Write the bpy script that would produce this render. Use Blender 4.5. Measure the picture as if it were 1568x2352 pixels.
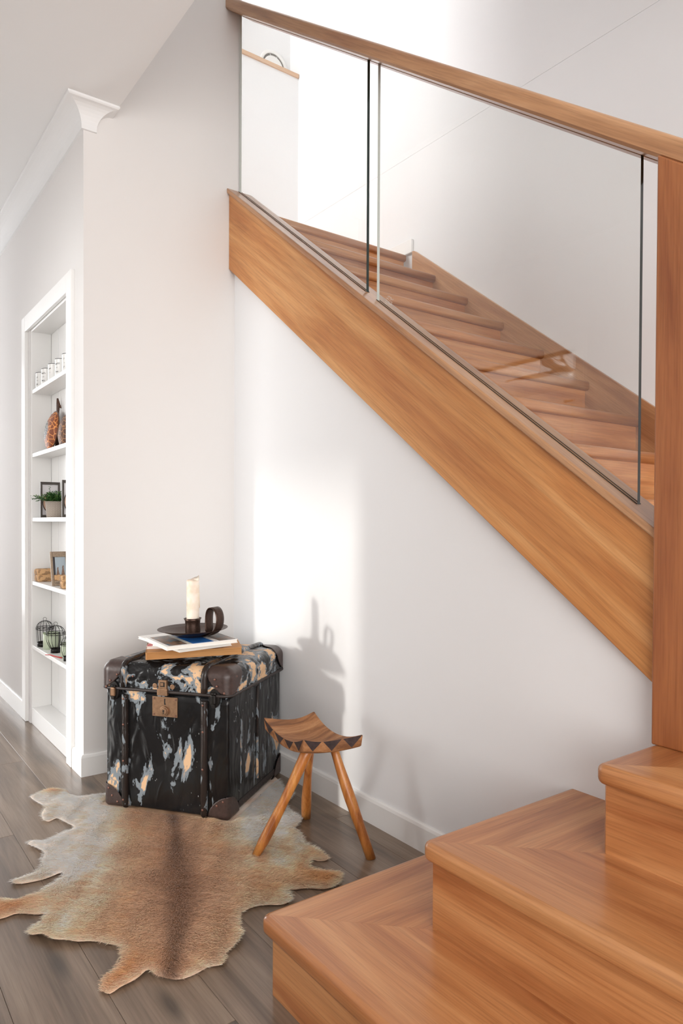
import bpy, bmesh, math, random
import numpy as np
from mathutils import Vector, Matrix, Quaternion
from mathutils.geometry import delaunay_2d_cdt

for o in list(bpy.data.objects): bpy.data.objects.remove(o)
S = bpy.context.scene
COL = S.collection
random.seed(7); RNG = np.random.default_rng(7)

# ------------------------------------------------------------------ camera
F_PX, CXP, CYP, CAM_H = 1612.24, 784.0, 1223.91, 1.03
YAW, PITCH, ROLL = .631769, -.0133504, .00469393
_fw = np.array([math.sin(YAW)*math.cos(PITCH), math.cos(YAW)*math.cos(PITCH), math.sin(PITCH)])
_r0 = np.array([math.cos(YAW), -math.sin(YAW), 0.0]); _u0 = np.cross(_r0, _fw)
RT = math.cos(ROLL)*_r0 + math.sin(ROLL)*_u0
UP = -math.sin(ROLL)*_r0 + math.cos(ROLL)*_u0
FW = _fw
CAM = np.array([0, 0, CAM_H])
cam = bpy.data.cameras.new('camera'); co = bpy.data.objects.new('camera', cam); COL.objects.link(co)
co.matrix_world = Matrix(((RT[0], UP[0], -FW[0], 0), (RT[1], UP[1], -FW[1], 0), (RT[2], UP[2], -FW[2], CAM_H), (0, 0, 0, 1)))
cam.sensor_fit = 'HORIZONTAL'; cam.sensor_width = 24.0; cam.lens = 24.0*F_PX/1568.0
cam.shift_y = (CYP-1176.0)/1568.0; cam.clip_start = .02
S.camera = co

# ------------------------------------------------------------------ world, lights, exposure
w = bpy.data.worlds.new('world'); S.world = w; w.use_nodes = True
bg = w.node_tree.nodes['Background']; bg.inputs[0].default_value = (.86, .93, 1, 1); bg.inputs[1].default_value = 2.0
S.view_settings.view_transform = 'Standard'; S.view_settings.look = 'None'
S.view_settings.gamma = 1; S.view_settings.use_curve_mapping = False
S.view_settings.exposure = 0.5

def aim(o, d): o.rotation_euler = Vector(d).to_track_quat('-Z', 'Y').to_euler()
def area(name, loc, d, sx, sy, power, color=(1, 1, 1), spread=180):
    l = bpy.data.lights.new(name, 'AREA'); l.shape = 'RECTANGLE'; l.size = sx; l.size_y = sy
    l.energy = power; l.color = color; l.spread = math.radians(spread)
    o = bpy.data.objects.new(name, l); COL.objects.link(o); o.location = loc; aim(o, d); return o
# low sun through the living room window and the hall doorway (direction read from the shadows on the wall)
sun = bpy.data.lights.new('sun_offscreen', 'SUN'); sun.energy = 1.05; sun.angle = .055; sun.color = (1, .95, .89)
so = bpy.data.objects.new('sun_offscreen', sun); COL.objects.link(so); aim(so, (1, -.29, -.215))
area('living_room_window_offscreen', (-4.25, 3.4, 1.3), (1, 0, 0), 3.1, 2.2, 95, (1, .985, .96))
area('rear_fill_offscreen', (-.4, -2.62, 1.4), (0, 1, .08), 4.8, 2.2, 138, (1, .985, .965))  # daylight fill added behind the camera; the rear wall has no opening
area('hall_end_window_offscreen', (-.0, 6.9, 1.3), (0, -1, 0), 1.2, 2.0, 34, (.98, .99, 1))
area('stair_landing_window_offscreen', (-.16, 3.62, 4.0), (1, -.02, -.1), 1.0, 1.7, 48, (1, .995, .985))

# ------------------------------------------------------------------ pixel helpers (1568 x 2352 frame)
def ray(x, y): return FW + (x-CXP)/F_PX*RT - (y-CYP)/F_PX*UP
def on(x, y, ax, val):
    d = ray(x, y); t = (val-CAM[ax])/d[ax]; return CAM + d*t
def gz(x, y, z=0.0): return on(x, y, 2, z)

# ------------------------------------------------------------------ mesh helpers
def link(name, me, mat=None, parent=None):
    o = bpy.data.objects.new(name, me); COL.objects.link(o)
    if mat is not None:
        for m in (mat if isinstance(mat, (list, tuple)) else [mat]): me.materials.append(m)
    if parent is not None: o.parent = parent
    return o
class MB:
    def __init__(s): s.v = []; s.f = []; s.mi = []; s.sm = []
    def add(s, vs, fs, mi=0, smooth=False):
        n = len(s.v); s.v += [tuple(map(float, p)) for p in vs]
        for f in fs: s.f.append(tuple(i+n for i in f)); s.mi.append(mi); s.sm.append(smooth)
        return s
    def box(s, x0, x1, y0, y1, z0, z1, mi=0):
        vs = [(x, y, z) for z in (z0, z1) for y in (y0, y1) for x in (x0, x1)]
        return s.add(vs, [(0, 2, 3, 1), (4, 5, 7, 6), (0, 1, 5, 4), (2, 6, 7, 3), (0, 4, 6, 2), (1, 3, 7, 5)], mi)
    def prism(s, poly, ax, a0, a1, mi=0, smooth=False):
        # poly: 2D points in the two other axes (in order), extruded along ax
        def P(p, a):
            q = list(p); q.insert(ax, a); return q
        n = len(poly); vs = [P(p, a0) for p in poly] + [P(p, a1) for p in poly]
        s.add(vs, [tuple(range(n))[::-1], tuple(range(n, 2*n))], mi)
        n0 = len(s.v)-2*n
        for i in range(n):
            j = (i+1) % n; s.f.append((n0+i, n0+j, n0+n+j, n0+n+i)); s.mi.append(mi); s.sm.append(smooth)
        return s
    def lathe(s, prof, c=(0, 0, 0), n=24, mi=0, smooth=True, caps=True):
        vs = []
        for r, z in prof:
            for k in range(n):
                a = 2*math.pi*k/n; vs.append((c[0]+r*math.cos(a), c[1]+r*math.sin(a), c[2]+z))
        fs = []
        for i in range(len(prof)-1):
            for k in range(n):
                k2 = (k+1) % n; fs.append((i*n+k, i*n+k2, (i+1)*n+k2, (i+1)*n+k))
        s.add(vs, fs, mi, smooth)
        if caps:
            b = len(s.v)-len(vs)
            s.f.append(tuple(b+k for k in range(n))[::-1]); s.mi.append(mi); s.sm.append(False)
            t = b+(len(prof)-1)*n
            s.f.append(tuple(t+k for k in range(n))); s.mi.append(mi); s.sm.append(False)
        return s
    def tube(s, pts, rad, n=8, mi=0, closed=False, flat=None, smooth=True):
        pts = [Vector(p) for p in pts]; m = len(pts)
        rad = rad if isinstance(rad, (list, tuple)) else [rad]*m
        vs = []; prev = None
        for i, p in enumerate(pts):
            if closed: t = pts[(i+1) % m]-pts[i-1]
            else: t = pts[min(i+1, m-1)]-pts[max(i-1, 0)]
            t.normalize()
            if prev is None:
                a = Vector((0, 0, 1)) if abs(t.z) < .9 else Vector((1, 0, 0)); nrm = t.cross(a).normalized()
            else: nrm = (prev-t*prev.dot(t)).normalized()
            prev = nrm; b = t.cross(nrm)
            for k in range(n):
                a = 2*math.pi*k/n; vs.append(p+nrm*(rad[i]*math.cos(a))+b*(rad[i]*math.sin(a)))
        fs = []
        for i in range(m if closed else m-1):
            i2 = (i+1) % m
            for k in range(n):
                k2 = (k+1) % n; fs.append((i*n+k, i*n+k2, i2*n+k2, i2*n+k))
        if not closed: fs += [tuple(range(n))[::-1], tuple(range((m-1)*n, m*n))]
        return s.add(vs, fs, mi, smooth)
    def ball(s, c, r, n=8, mi=0, sc=(1, 1, 1)):
        vs = []; fs = []; m = n//2
        for i in range(m+1):
            t = math.pi*i/m
            for k in range(n):
                a = 2*math.pi*k/n
                vs.append((c[0]+sc[0]*r*math.sin(t)*math.cos(a), c[1]+sc[1]*r*math.sin(t)*math.sin(a), c[2]+sc[2]*r*math.cos(t)))
        for i in range(m):
            for k in range(n):
                k2 = (k+1) % n; fs.append((i*n+k, (i+1)*n+k, (i+1)*n+k2, i*n+k2))
        return s.add(vs, fs, mi, True)
    def build(s, name, mat=None, parent=None, bevel=0, seg=2, loc=None, weld=False, angle=35):
        me = bpy.data.meshes.new(name); me.from_pydata(s.v, [], s.f)
        for p, mi, sm in zip(me.polygons, s.mi, s.sm): p.material_index = mi; p.use_smooth = sm
        bm = bmesh.new(); bm.from_mesh(me)
        if weld: bmesh.ops.remove_doubles(bm, verts=bm.verts, dist=1e-5)
        bmesh.ops.recalc_face_normals(bm, faces=bm.faces); bm.to_mesh(me); bm.free()
        o = link(name, me, mat, parent)
        if loc is not None: o.location = loc
        if bevel:
            b = o.modifiers.new('bevel', 'BEVEL'); b.width = bevel; b.segments = seg; b.limit_method = 'ANGLE'; b.angle_limit = math.radians(angle)
            b.harden_normals = False
        return o
def rbox(dims, r, n=10, lo=(1, 1, 1), hi=(1, 1, 1), dome=0.0):
    """rounded box 0..dims; lo/hi switch the rounding at either end of an axis"""
    d = np.array(dims, float); rr = np.array([r]*3) if np.isscalar(r) else np.array(r)
    a = rr*np.array(lo); b = d-rr*np.array(hi)
    mb = MB()
    for ax in range(3):
        o1, o2 = (ax+1) % 3, (ax+2) % 3
        for side in (0, 1):
            def grid(o):
                L = sorted(set([0, d[o]] + list(np.linspace(0, a[o], 5)) + list(np.linspace(a[o], b[o], n)) + list(np.linspace(b[o], d[o], 5))))
                out = [L[0]]
                for q in L[1:]:
                    if q-out[-1] > 1e-6: out.append(q)
                return out
            g1, g2 = grid(o1), grid(o2); vs = []
            for p1 in g1:
                for p2 in g2:
                    p = np.zeros(3); p[ax] = side*d[ax]; p[o1] = p1; p[o2] = p2
                    vs.append(rmap(p, a, b, rr, d, dome))
            n1, n2 = len(g1), len(g2)
            fs = [(i*n2+j, (i+1)*n2+j, (i+1)*n2+j+1, i*n2+j+1) for i in range(n1-1) for j in range(n2-1)]
            mb.add(vs, fs, 0, True)
    return mb
def rmap(p, a, b, rr, d, dome=0.0, off=0.0):
    q = np.clip(p, a, b); e = p-q; m = np.linalg.norm(e)
    if m > 1e-9:
        out = q + e/m*(rr.max()*min(1, m/rr.max()) if np.count_nonzero(np.abs(e) > 1e-9) < 2 else rr.max()) + e/m*off
    else:
        out = p.copy()
    if dome:
        t = (p[2]/d[2]); out[2] += dome*t*(1-(2*p[0]/d[0]-1)**2)*(1-(2*p[1]/d[1]-1)**2)
    return out
def empty(name, loc=(0, 0, 0), rz=0.0):
    o = bpy.data.objects.new(name, None); COL.objects.link(o); o.location = loc; o.rotation_euler = (0, 0, rz)
    o.empty_display_size = .05; return o
def tag(o, label=None, cat=None, group=None, kind=None):
    if label: o['label'] = label
    if cat: o['category'] = cat
    if group: o['group'] = group
    if kind: o['kind'] = kind
    return o
def struct(o, label=None):
    o['kind'] = 'structure'
    if label: o['label'] = label
    return o
def dup(o, parent=None):
    c = o.copy(); COL.objects.link(c)
    if parent is not None: c.parent = parent
    for ch in o.children: dup(ch, c)
    return c

# ------------------------------------------------------------------ materials
def lin(c):
    return tuple(((x/255)/12.92 if x/255 <= .04045 else ((x/255+.055)/1.055)**2.4) for x in c)+(1,)
def newmat(name):
    m = bpy.data.materials.new(name); m.use_nodes = True
    nt = m.node_tree; return m, nt, nt.nodes['Principled BSDF']
def N(nt, typ, **kw):
    n = nt.nodes.new(typ)
    for k, v in kw.items():
        if k in n.inputs: n.inputs[k].default_value = v
        else: setattr(n, k, v)
    return n
def ramp(nt, fac, stops):
    r = nt.nodes.new('ShaderNodeValToRGB'); e = r.color_ramp.elements
    while len(e) < len(stops): e.new(.5)
    for x, (p, c) in zip(e, stops): x.position = p; x.color = c
    nt.links.new(fac, r.inputs[0]); return r.outputs[0]
def mix(nt, fac, a, b, mode='MIX'):
    m = nt.nodes.new('ShaderNodeMix'); m.data_type = 'RGBA'; m.blend_type = mode
    for s, i in ((fac, 0), (a, 6), (b, 7)):
        if hasattr(s, 'is_linked') or isinstance(s, bpy.types.NodeSocket): nt.links.new(s, m.inputs[i])
        else: m.inputs[i].default_value = s
    return m.outputs[2]
def plain(name, rgb, rough=.5, metal=0.0, coat=0.0, bump=0.0, bscale=200, spec=.5, var=0.0):
    m, nt, p = newmat(name); p.inputs['Base Color'].default_value = lin(rgb); p.inputs['Roughness'].default_value = rough
    p.inputs['Metallic'].default_value = metal; p.inputs['Coat Weight'].default_value = coat; p.inputs['Specular IOR Level'].default_value = spec
    if bump or var:
        tc = N(nt, 'ShaderNodeTexCoord'); no = N(nt, 'ShaderNodeTexNoise', Scale=bscale, Detail=4.0)
        nt.links.new(tc.outputs['Object'], no.inputs['Vector'])
        if bump:
            b = N(nt, 'ShaderNodeBump', Strength=bump, Distance=.002); nt.links.new(no.outputs[0], b.inputs['Height']); nt.links.new(b.outputs[0], p.inputs['Normal'])
        if var:
            c = lin(rgb); d = tuple(x*(1-var) for x in c[:3])+(1,); e = tuple(min(1, x*(1+var)) for x in c[:3])+(1,)
            nt.links.new(ramp(nt, no.outputs[0], [(.3, d), (.7, e)]), p.inputs['Base Color'])
    return m
def wood(name, axis, dark, mid, light, rough=.32, coat=.25, gs=1.0, knots=False, fine=1.0, contrast=1.0):
    """timber with its grain along the given object axis"""
    m, nt, p = newmat(name)
    tc = N(nt, 'ShaderNodeTexCoord'); oi = N(nt, 'ShaderNodeObjectInfo')
    off = N(nt, 'ShaderNodeVectorMath', operation='SCALE'); off.inputs[0].default_value = (13.7, 7.3, 21.1)
    nt.links.new(oi.outputs['Random'], off.inputs['Scale'])
    ad = N(nt, 'ShaderNodeVectorMath', operation='ADD'); nt.links.new(tc.outputs['Object'], ad.inputs[0]); nt.links.new(off.outputs[0], ad.inputs[1])
    def mp(along, across):
        q = N(nt, 'ShaderNodeMapping'); sc = [across]*3
        if isinstance(axis, int): sc[axis] = along
        q.inputs['Scale'].default_value = sc; nt.links.new(ad.outputs[0], q.inputs['Vector'])
        return q.outputs[0]
    if not isinstance(axis, int):   # rotate so that the grain follows a sloping direction in the Y-Z plane
        rot = N(nt, 'ShaderNodeMapping'); rot.inputs['Rotation'].default_value = (-axis[1], 0, 0)
        nt.links.new(ad.outputs[0], rot.inputs['Vector']); ad = rot; axis = axis[0]
    n1 = N(nt, 'ShaderNodeTexNoise', Scale=1.0*gs, Detail=5.0, Roughness=.55, Distortion=.7); nt.links.new(mp(1.1, 13), n1.inputs['Vector'])
    n2 = N(nt, 'ShaderNodeTexNoise', Scale=1.0*gs, Detail=3.0, Roughness=.6); nt.links.new(mp(7*fine, 230*fine), n2.inputs['Vector'])
    n3 = N(nt, 'ShaderNodeTexNoise', Scale=1.0, Detail=2.0); nt.links.new(mp(.9, 2.6), n3.inputs['Vector'])
    n4 = N(nt, 'ShaderNodeTexNoise', Scale=1.0*gs, Detail=3.0, Roughness=.65, Distortion=.3); nt.links.new(mp(2.4, 62), n4.inputs['Vector'])
    k = .16*contrast
    c1 = ramp(nt, n1.outputs[0], [(.5-k, dark), (.5, mid), (.5+k, light)])
    g = ramp(nt, n2.outputs[0], [(.30, (.66, .62, .58, 1)), (.56, (1, 1, 1, 1))])
    g4 = ramp(nt, n4.outputs[0], [(.32, (.72, .67, .62, 1)), (.52, (1, 1, 1, 1)), (.72, (1.07, 1.06, 1.05, 1))])
    c2 = mix(nt, .6, mix(nt, .38, c1, g4, 'MULTIPLY'), g, 'MULTIPLY')
    v = ramp(nt, n3.outputs[0], [(.3, (.86, .83, .80, 1)), (.7, (1.08, 1.06, 1.04, 1))])
    c3 = mix(nt, .8, c2, v, 'MULTIPLY')
    if knots:
        vo = N(nt, 'ShaderNodeTexVoronoi', Scale=1.0, feature='F1', voronoi_dimensions='2D'); nt.links.new(mp(.9, 3.3), vo.inputs['Vector'])
        kf = ramp(nt, vo.outputs['Distance'], [(.02, (.8, .8, .8, 1)), (.085, (0, 0, 0, 1))])
        c3 = mix(nt, kf, c3, tuple(x*.35 for x in dark[:3])+(1,))
    nt.links.new(c3, p.inputs['Base Color'])
    p.inputs['Roughness'].default_value = rough; p.inputs['Coat Weight'].default_value = coat; p.inputs['Coat Roughness'].default_value = .12
    b = N(nt, 'ShaderNodeBump', Strength=.08, Distance=.001); nt.links.new(n2.outputs[0], b.inputs['Height']); nt.links.new(b.outputs[0], p.inputs['Normal'])
    return m
SLOPE = math.atan(.743)
OAK = (lin((166, 102, 58)), lin((194, 132, 82)), lin((211, 154, 103)))
M = {}
M['oakX'] = wood('stair_timber_across', 0, *OAK); M['oakY'] = wood('stair_timber_along', 1, *OAK); M['oakZ'] = wood('newel_timber', 2, lin((146, 84, 46)), lin((168, 104, 60)), lin((184, 122, 76)))
M['oakS'] = wood('stringer_timber', (1, SLOPE), lin((190, 122, 66)), lin((209, 145, 85)), lin((222, 165, 107)), rough=.42, coat=0)
M['rail'] = wood('handrail_timber', (1, SLOPE), lin((166, 116, 80)), lin((190, 142, 101)), lin((206, 160, 120)))
M['plank'] = wood('floor_plank_timber', 1, lin((102, 86, 72)), lin((128, 110, 94)), lin((148, 130, 113)), rough=.34, coat=.2, knots=True, fine=.8)
M['wall'] = plain('wall_paint', (230, 227, 225), .85, bump=.03, bscale=400, spec=.25)
M['wallw'] = plain('white_wall_paint', (240, 240, 241), .8, bump=.03, bscale=400, spec=.25)
M['ceil'] = plain('ceiling_paint', (238, 238, 238), .9, spec=.2)
M['trim'] = plain('gloss_white_trim', (243, 242, 240), .3)
M['cream'] = plain('cream_curtain', (235, 232, 225), .9)
M['black'] = plain('black_wire', (28, 25, 23), .35, metal=.6)
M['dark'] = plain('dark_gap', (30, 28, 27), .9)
def glassmat():
    m, nt, p = newmat('clear_glass'); nt.nodes.remove(p); out = nt.nodes['Material Output']
    t = N(nt, 'ShaderNodeBsdfTransparent'); t.inputs[0].default_value = (.982, .99, .985, 1)
    g = N(nt, 'ShaderNodeBsdfGlossy', Roughness=0.0); lw_ = N(nt, 'ShaderNodeLayerWeight', Blend=.5)
    pw_ = N(nt, 'ShaderNodeMath', operation='POWER'); pw_.inputs[1].default_value = 5; nt.links.new(lw_.outputs['Facing'], pw_.inputs[0])
    fr = N(nt, 'ShaderNodeMath', operation='MULTIPLY_ADD'); fr.inputs[1].default_value = .94; fr.inputs[2].default_value = .075; nt.links.new(pw_.outputs[0], fr.inputs[0])
    mx = N(nt, 'ShaderNodeMixShader'); nt.links.new(fr.outputs[0], mx.inputs[0]); nt.links.new(t.outputs[0], mx.inputs[1]); nt.links.new(g.outputs[0], mx.inputs[2])
    nt.links.new(mx.outputs[0], out.inputs[0]); return m
M['glass'] = glassmat()
M['gedge'] = plain('green_glass_edge_shaded', (26, 42, 38), .12)  # how the edge looks at its dark end, painted into the colour
M['gedgel'] = plain('pale_glass_edge_lit', (205, 210, 204), .2)  # same glass edge at its bright end; the brightness is in the colour
exec_later = []

# ================================================================== ROOM
WX, WB, WS, WF = .834, 2.904, 1.511, 2.72     # niche wall, end wall, wall under the stair, far stair wall
CE = 2.70
# floor with planks
fl = struct(MB().box(-4.4, 2.9, -2.7, 7.0, -.12, -.012).build('floor', M['plank']), 'grey-brown oak plank floor')
pw = .187
for i in range(-9, 5):
    x0 = .678 + i*pw; y = -.6 - random.random()*1.6
    while y < 5.6:
        L = 1.95; y1 = min(y+L, 6.9)
        MB().box(x0+.0003, x0+pw-.0003, y+.0003, y1-.0003, -.014, 0).build('plank', M['plank'], fl, bevel=.0007, seg=1); y = y1
# ceiling and the bulkhead beside the stair void
struct(MB().box(-4.4, .953, -2.7, 7.0, CE, CE+.16).build('ceiling', M['ceil']), 'white hall ceiling that ends at the stair void')
struct(MB().box(.90, .953, -2.7, 2.95, CE+.16, 5.3).build('wall_void', M['wallw']), 'white wall above the hall ceiling edge')
struct(MB().box(-.3, -.2, 2.85, 4.6, CE+.16, 5.3).box(-.2, .97, 4.4, 4.5, CE+.16, 5.3).box(-.2, .835, 2.904, 3.0, CE+.16, 5.3).build('wall_landing_left', M['wallw']), 'white wall enclosing the top landing')
struct(MB().box(-.3, 2.9, -2.7, 4.6, 5.3, 5.4).build('ceiling_upper', M['ceil']), 'white ceiling above the stair void')
# niche wall with recess
OY0, OY1, OZ0, OZ1 = 3.09, 3.83, .0, 2.02
mb = MB().box(WX, .96, WB+.1, OY0, 0, CE).box(WX, .96, OY1, 7.0, 0, CE).box(WX, .96, OY0, OY1, OZ1, CE)
struct(mb.build('wall_niche', M['wall']), 'off-white wall with the recessed shelves')
struct(MB().box(WX, 1.545, WB, WB+.1, 0, 5.3).build('wall_back', M['wall']), 'off-white end wall beside the stair')
struct(MB().box(1.445, 1.545, 3.0, 4.4, 0, 2.6).build('wall_landing', M['wallw']))
# cornice: cove profile swept along the niche wall, round the corner and back
def sweep_mitred(path, prof):
    """path: XY points; prof: (outward, z); outward is to the right of travel"""
    n = len(path); rings = []
    for i in range(n):
        p = np.array(path[i], float)
        d0 = (p-np.array(path[i-1])) if i else None; d1 = (np.array(path[i+1])-p) if i < n-1 else None
        def nr(d): d = d/np.linalg.norm(d); return np.array([d[1], -d[0]])
        if d0 is None: m = nr(d1)
        elif d1 is None: m = nr(d0)
        else:
            a, b = nr(d0), nr(d1); m = (a+b)/(1+a@b)
        rings.append([(p[0]+m[0]*o, p[1]+m[1]*o, z) for o, z in prof])
    k = len(prof); vs = [v for r in rings for v in r]; fs = []
    for i in range(n-1):
        for j in range(k):
            j2 = (j+1) % k; fs.append((i*k+j, (i+1)*k+j, (i+1)*k+j2, i*k+j2))
    fs += [tuple(range(k)), tuple(range((n-1)*k, n*k))[::-1]]
    return vs, fs
cp = [(0, CE), (.081, CE), (.081, CE-.008)]
for k in range(9):
    t = k/8*math.pi/2; cp.append((.010+.066*(1-math.sin(t)), CE-.012-.076*(1-math.cos(t))))
cp += [(.010, CE-.096), (0, CE-.096)]
vs, fs = sweep_mitred([(WX, 6.9), (WX, WB), (WX+.040, WB), (WX+.040, WB+.046)], cp)
vs = [(x, y, z) for x, y, z in vs]
mbc = MB().add(vs, fs)
cor = struct(mbc.build('trim_1', M['ceil']), 'white coved ceiling cornice wrapping the wall corner')
# under-stair wall and far stair wall
bot = lambda y: .679+.735*(y-.851)
struct(MB().prism([(.70, 0), (WB, 0), (WB, bot(WB)+.002), (.70, bot(.70)+.002)], 0, WS, WS+.06).build('wall_understair', M['wallw']), 'white wall below the sloping stair stringer')
wr = struct(MB().box(WF+.004, WF+.1, -2.7, 4.5, 0, 5.3).build('wall_right', M['wallw']), 'tall white wall behind the stair')
MB().box(WF, WF+.004, -2.7, 4.4, 0, 3.1492).build('panel', M['wallw'], wr); MB().box(WF, WF+.004, -2.7, 4.4, 3.1506, 5.3).build('panel', M['wallw'], wr)
# ledge wall at the top of the flight
lw = struct(MB().box(.97, WF, 4.262, 4.40, 2.0, 4.195).box(.97, WF, 4.374, 4.5, 4.195, 5.3).build('wall_end', M['wallw']), 'white stepped wall at the head of the stair')
MB().box(.97, WF-.003, 4.248, 4.374, 4.195, 4.222).build('ledge_cap', wood('pale_ledge_timber', 0, lin((205, 165, 130)), lin((225, 190, 158)), lin((236, 206, 178))), lw, bevel=.003)
# remaining shell: hall left wall with a doorway, living room with a wide window, rear wall
DY0, DY1, DZ, HX = 2.545, 3.58, 2.075, -.5
hw = struct(MB().box(HX-.09, HX, .5, DY0, 0, CE).box(HX-.09, HX, DY1, 7.0, 0, CE).box(HX-.09, HX, DY0, DY1, DZ, CE).build('wall_left', M['wallw']), 'white hall wall with an open doorway')
WY0, WY1, WZ0, WZ1 = 1.75, 5.0, .12, 2.47
struct(MB().box(-4.4, -4.3, -2.7, WY0, 0, CE).box(-4.4, -4.3, WY1, 7.0, 0, CE).box(-4.4, -4.3, WY0, WY1, 0, WZ0).box(-4.4, -4.3, WY0, WY1, WZ1, CE).build('wall_far_left', M['wallw']), 'white living room wall with the wide window')
struct(MB().box(-4.4, 2.9, -2.8, -2.7, 0, 5.3).build('wall_rear', M['wallw']))
struct(MB().box(-4.4, .96, 7.0, 7.1, 0, CE).build('wall_hall_end', M['wallw']))
dt = struct(MB().box(HX-.1, HX+.01, DY0-.018, DY0, 0, DZ+.018).box(HX-.1, HX+.01, DY1, DY1+.018, 0, DZ+.018).box(HX-.1, HX+.01, DY0, DY1, DZ, DZ+.018).build('trim_2', M['trim']), 'white doorway lining')
for a, b, c, d in ((DY0-.07, DY0-.006, 0, DZ+.07), (DY1+.006, DY1+.07, 0, DZ+.07), (DY0-.006, DY1+.006, DZ+.006, DZ+.07)):
    MB().box(HX, HX+.016, a, b, c, d).build('architrave', M['trim'], dt, bevel=.003)
win = struct(MB().box(-4.37, -4.33, WY0, WY1, WZ0, WZ0+.05).box(-4.37, -4.33, WY0, WY1, WZ1-.05, WZ1).box(-4.37, -4.33, WY0, WY0+.05, WZ0+.05, WZ1-.05).box(-4.37, -4.33, WY1-.05, WY1, WZ0+.05, WZ1-.05).box(-4.37, -4.33, 3.35, 3.4, WZ0+.05, WZ1-.05).build('window_1', M['trim']), 'wide white framed living room window')
for a, b in ((WY0+.05, 3.35), (3.4, WY1-.05)): MB().box(-4.352, -4.348, a, b, WZ0+.05, WZ1-.05).build('pane', M['glass'], win)
# baseboards
def skirt(name, pts, h, label, t=.013):
    pr = [(0, 0), (t, 0), (t, h-.012), (t-.003, h-.003), (t-.007, h), (0, h)]
    vs, fs = sweep_mitred(pts, pr); return struct(MB().add(vs, fs).build(name, M['trim']), label)
skirt('baseboard_niche', [(WX, 6.9), (WX, 3.952)], .088, 'white skirting board left of the shelves')
skirt('baseboard_back', [(WX, 3.026), (WX, WB), (WS-.0, WB)], .088, 'white skirting board wrapping the wall corner')
skirt('baseboard_understair', [(WS, WB-.013), (WS, 1.30)], .088, 'white skirting board below the stair')
skirt('baseboard_landing', [(WF, 4.255), (WF, 3.03)], .0, '') if False else None
bl = struct(MB().prism([(3.03, 2.585), (4.25, 2.585), (4.25, 2.665), (3.03, 2.665)], 0, WF-.018, WF).build('baseboard_right', M['trim'], bevel=.004), 'white skirting board at the top landing')

# ================================================================== BUILT-IN SHELVES
bc = tag(empty('recessed_bookshelf', (.9, 3.46, 0)), 'tall white shelves recessed into the wall', 'shelves')
def part(mb, name, mat, parent, bevel=.002, **k):
    o = mb.build(name, mat, parent, bevel=bevel, **k); o.location = -Vector(parent.location) if parent.rotation_euler.z == 0 else o.location
    return o
BX = .934; IY0, IY1 = 3.10, 3.815
part(MB().box(BX, BX+.014, IY0, IY1, .06, 2.01), 'back_panel', M['trim'], bc)
for k in range(1, 5): part(MB().box(BX-.0012, BX+.001, IY0+k*.143-.001, IY0+k*.143+.001, .08, 2.0), 'panel_joint', M['ceil'], bc, bevel=0)
part(MB().box(.838, BX, IY1, IY1+.014, .0, 2.01), 'side_panel', M['trim'], bc)
part(MB().box(.838, BX, IY0-.009, IY0+.004, .0, 2.01), 'side_panel', M['trim'], bc)
part(MB().box(.838, BX, IY0, IY1, 1.995, 2.012), 'top_panel', M['trim'], bc)
part(MB().box(.838, BX, IY0, IY1, .0, .083), 'plinth', M['trim'], bc)
SH = [.402, .729, 1.052, 1.378, 1.700]
for z in SH: part(MB().box(.841, BX, IY0+.004, IY1, z-.019, z), 'shelf', M['trim'], bc, bevel=.0015)
AX0 = WX-.016
for a, b, c, d in ((3.030, 3.104, 0, 2.083), (3.872, 3.947, 0, 2.083)): part(MB().box(AX0, WX+.002, a, b, c, d), 'architrave', M['trim'], bc, bevel=.003)
part(MB().box(AX0, WX+.002, 3.104, 3.872, 2.005, 2.083), 'architrave', M['trim'], bc, bevel=.003)
part(MB().box(WX+.001, WX+.012, 3.832, 3.872, 0, 2.005), 'jamb', M['trim'], bc, bevel=.001)

# ================================================================== STAIRCASE
st = tag(empty('staircase', (1.5, 1.5, 0)), 'timber staircase with bullnosed treads, winding up behind a glass balustrade', 'staircase')
def sp(mb, name, mat, parent=None, **k):
    o = mb.build(name, mat, parent or st, **k); o.location = -Vector(st.location) if (parent is None) else (0, 0, 0); return o
NOSE = [(.0, 0)]
def board(outline, inward, inner, z, th, r=.013):
    """tread board: outline points carry a bullnose, inner points are square"""
    prof = [(r*(1-math.sin(t)), -r+r*math.cos(t)) for t in np.linspace(0, math.pi/2, 6)] + [(r*(1-math.cos(t)), -th+r-r*math.sin(t)) for t in np.linspace(0, math.pi/2, 6)]
    n = len(outline); k = len(prof); vs = []; fs = []
    for (x, y), (ix, iy) in zip(outline, inward):
        for o, dz in prof: vs.append((x+ix*o, y+iy*o, z+dz))
    for i in range(n-1):
        for j in range(k-1): fs.append((i*k+j, (i+1)*k+j, (i+1)*k+j+1, i*k+j+1))
    mb = MB().add(vs, fs, 0, True); m = len(inner); b = len(mb.v)
    mb.v += [(x, y, z) for x, y in inner] + [(x, y, z-th) for x, y in inner]
    def face(f): mb.f.append(tuple(f)); mb.mi.append(0); mb.sm.append(False)
    face([i*k for i in range(n)] + [b+i for i in range(m)])
    face([i*k+k-1 for i in range(n)][::-1] + [b+m+i for i in range(m)][::-1])
    face([(n-1)*k+j for j in range(k)] + [b+m, b]); face([j for j in range(k)][::-1] + [b+m-1, b+2*m-1])
    for i in range(m-1): face([b+i, b+i+1, b+m+i+1, b+m+i])
    return mb
YN = -.55; TH = .040
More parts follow.
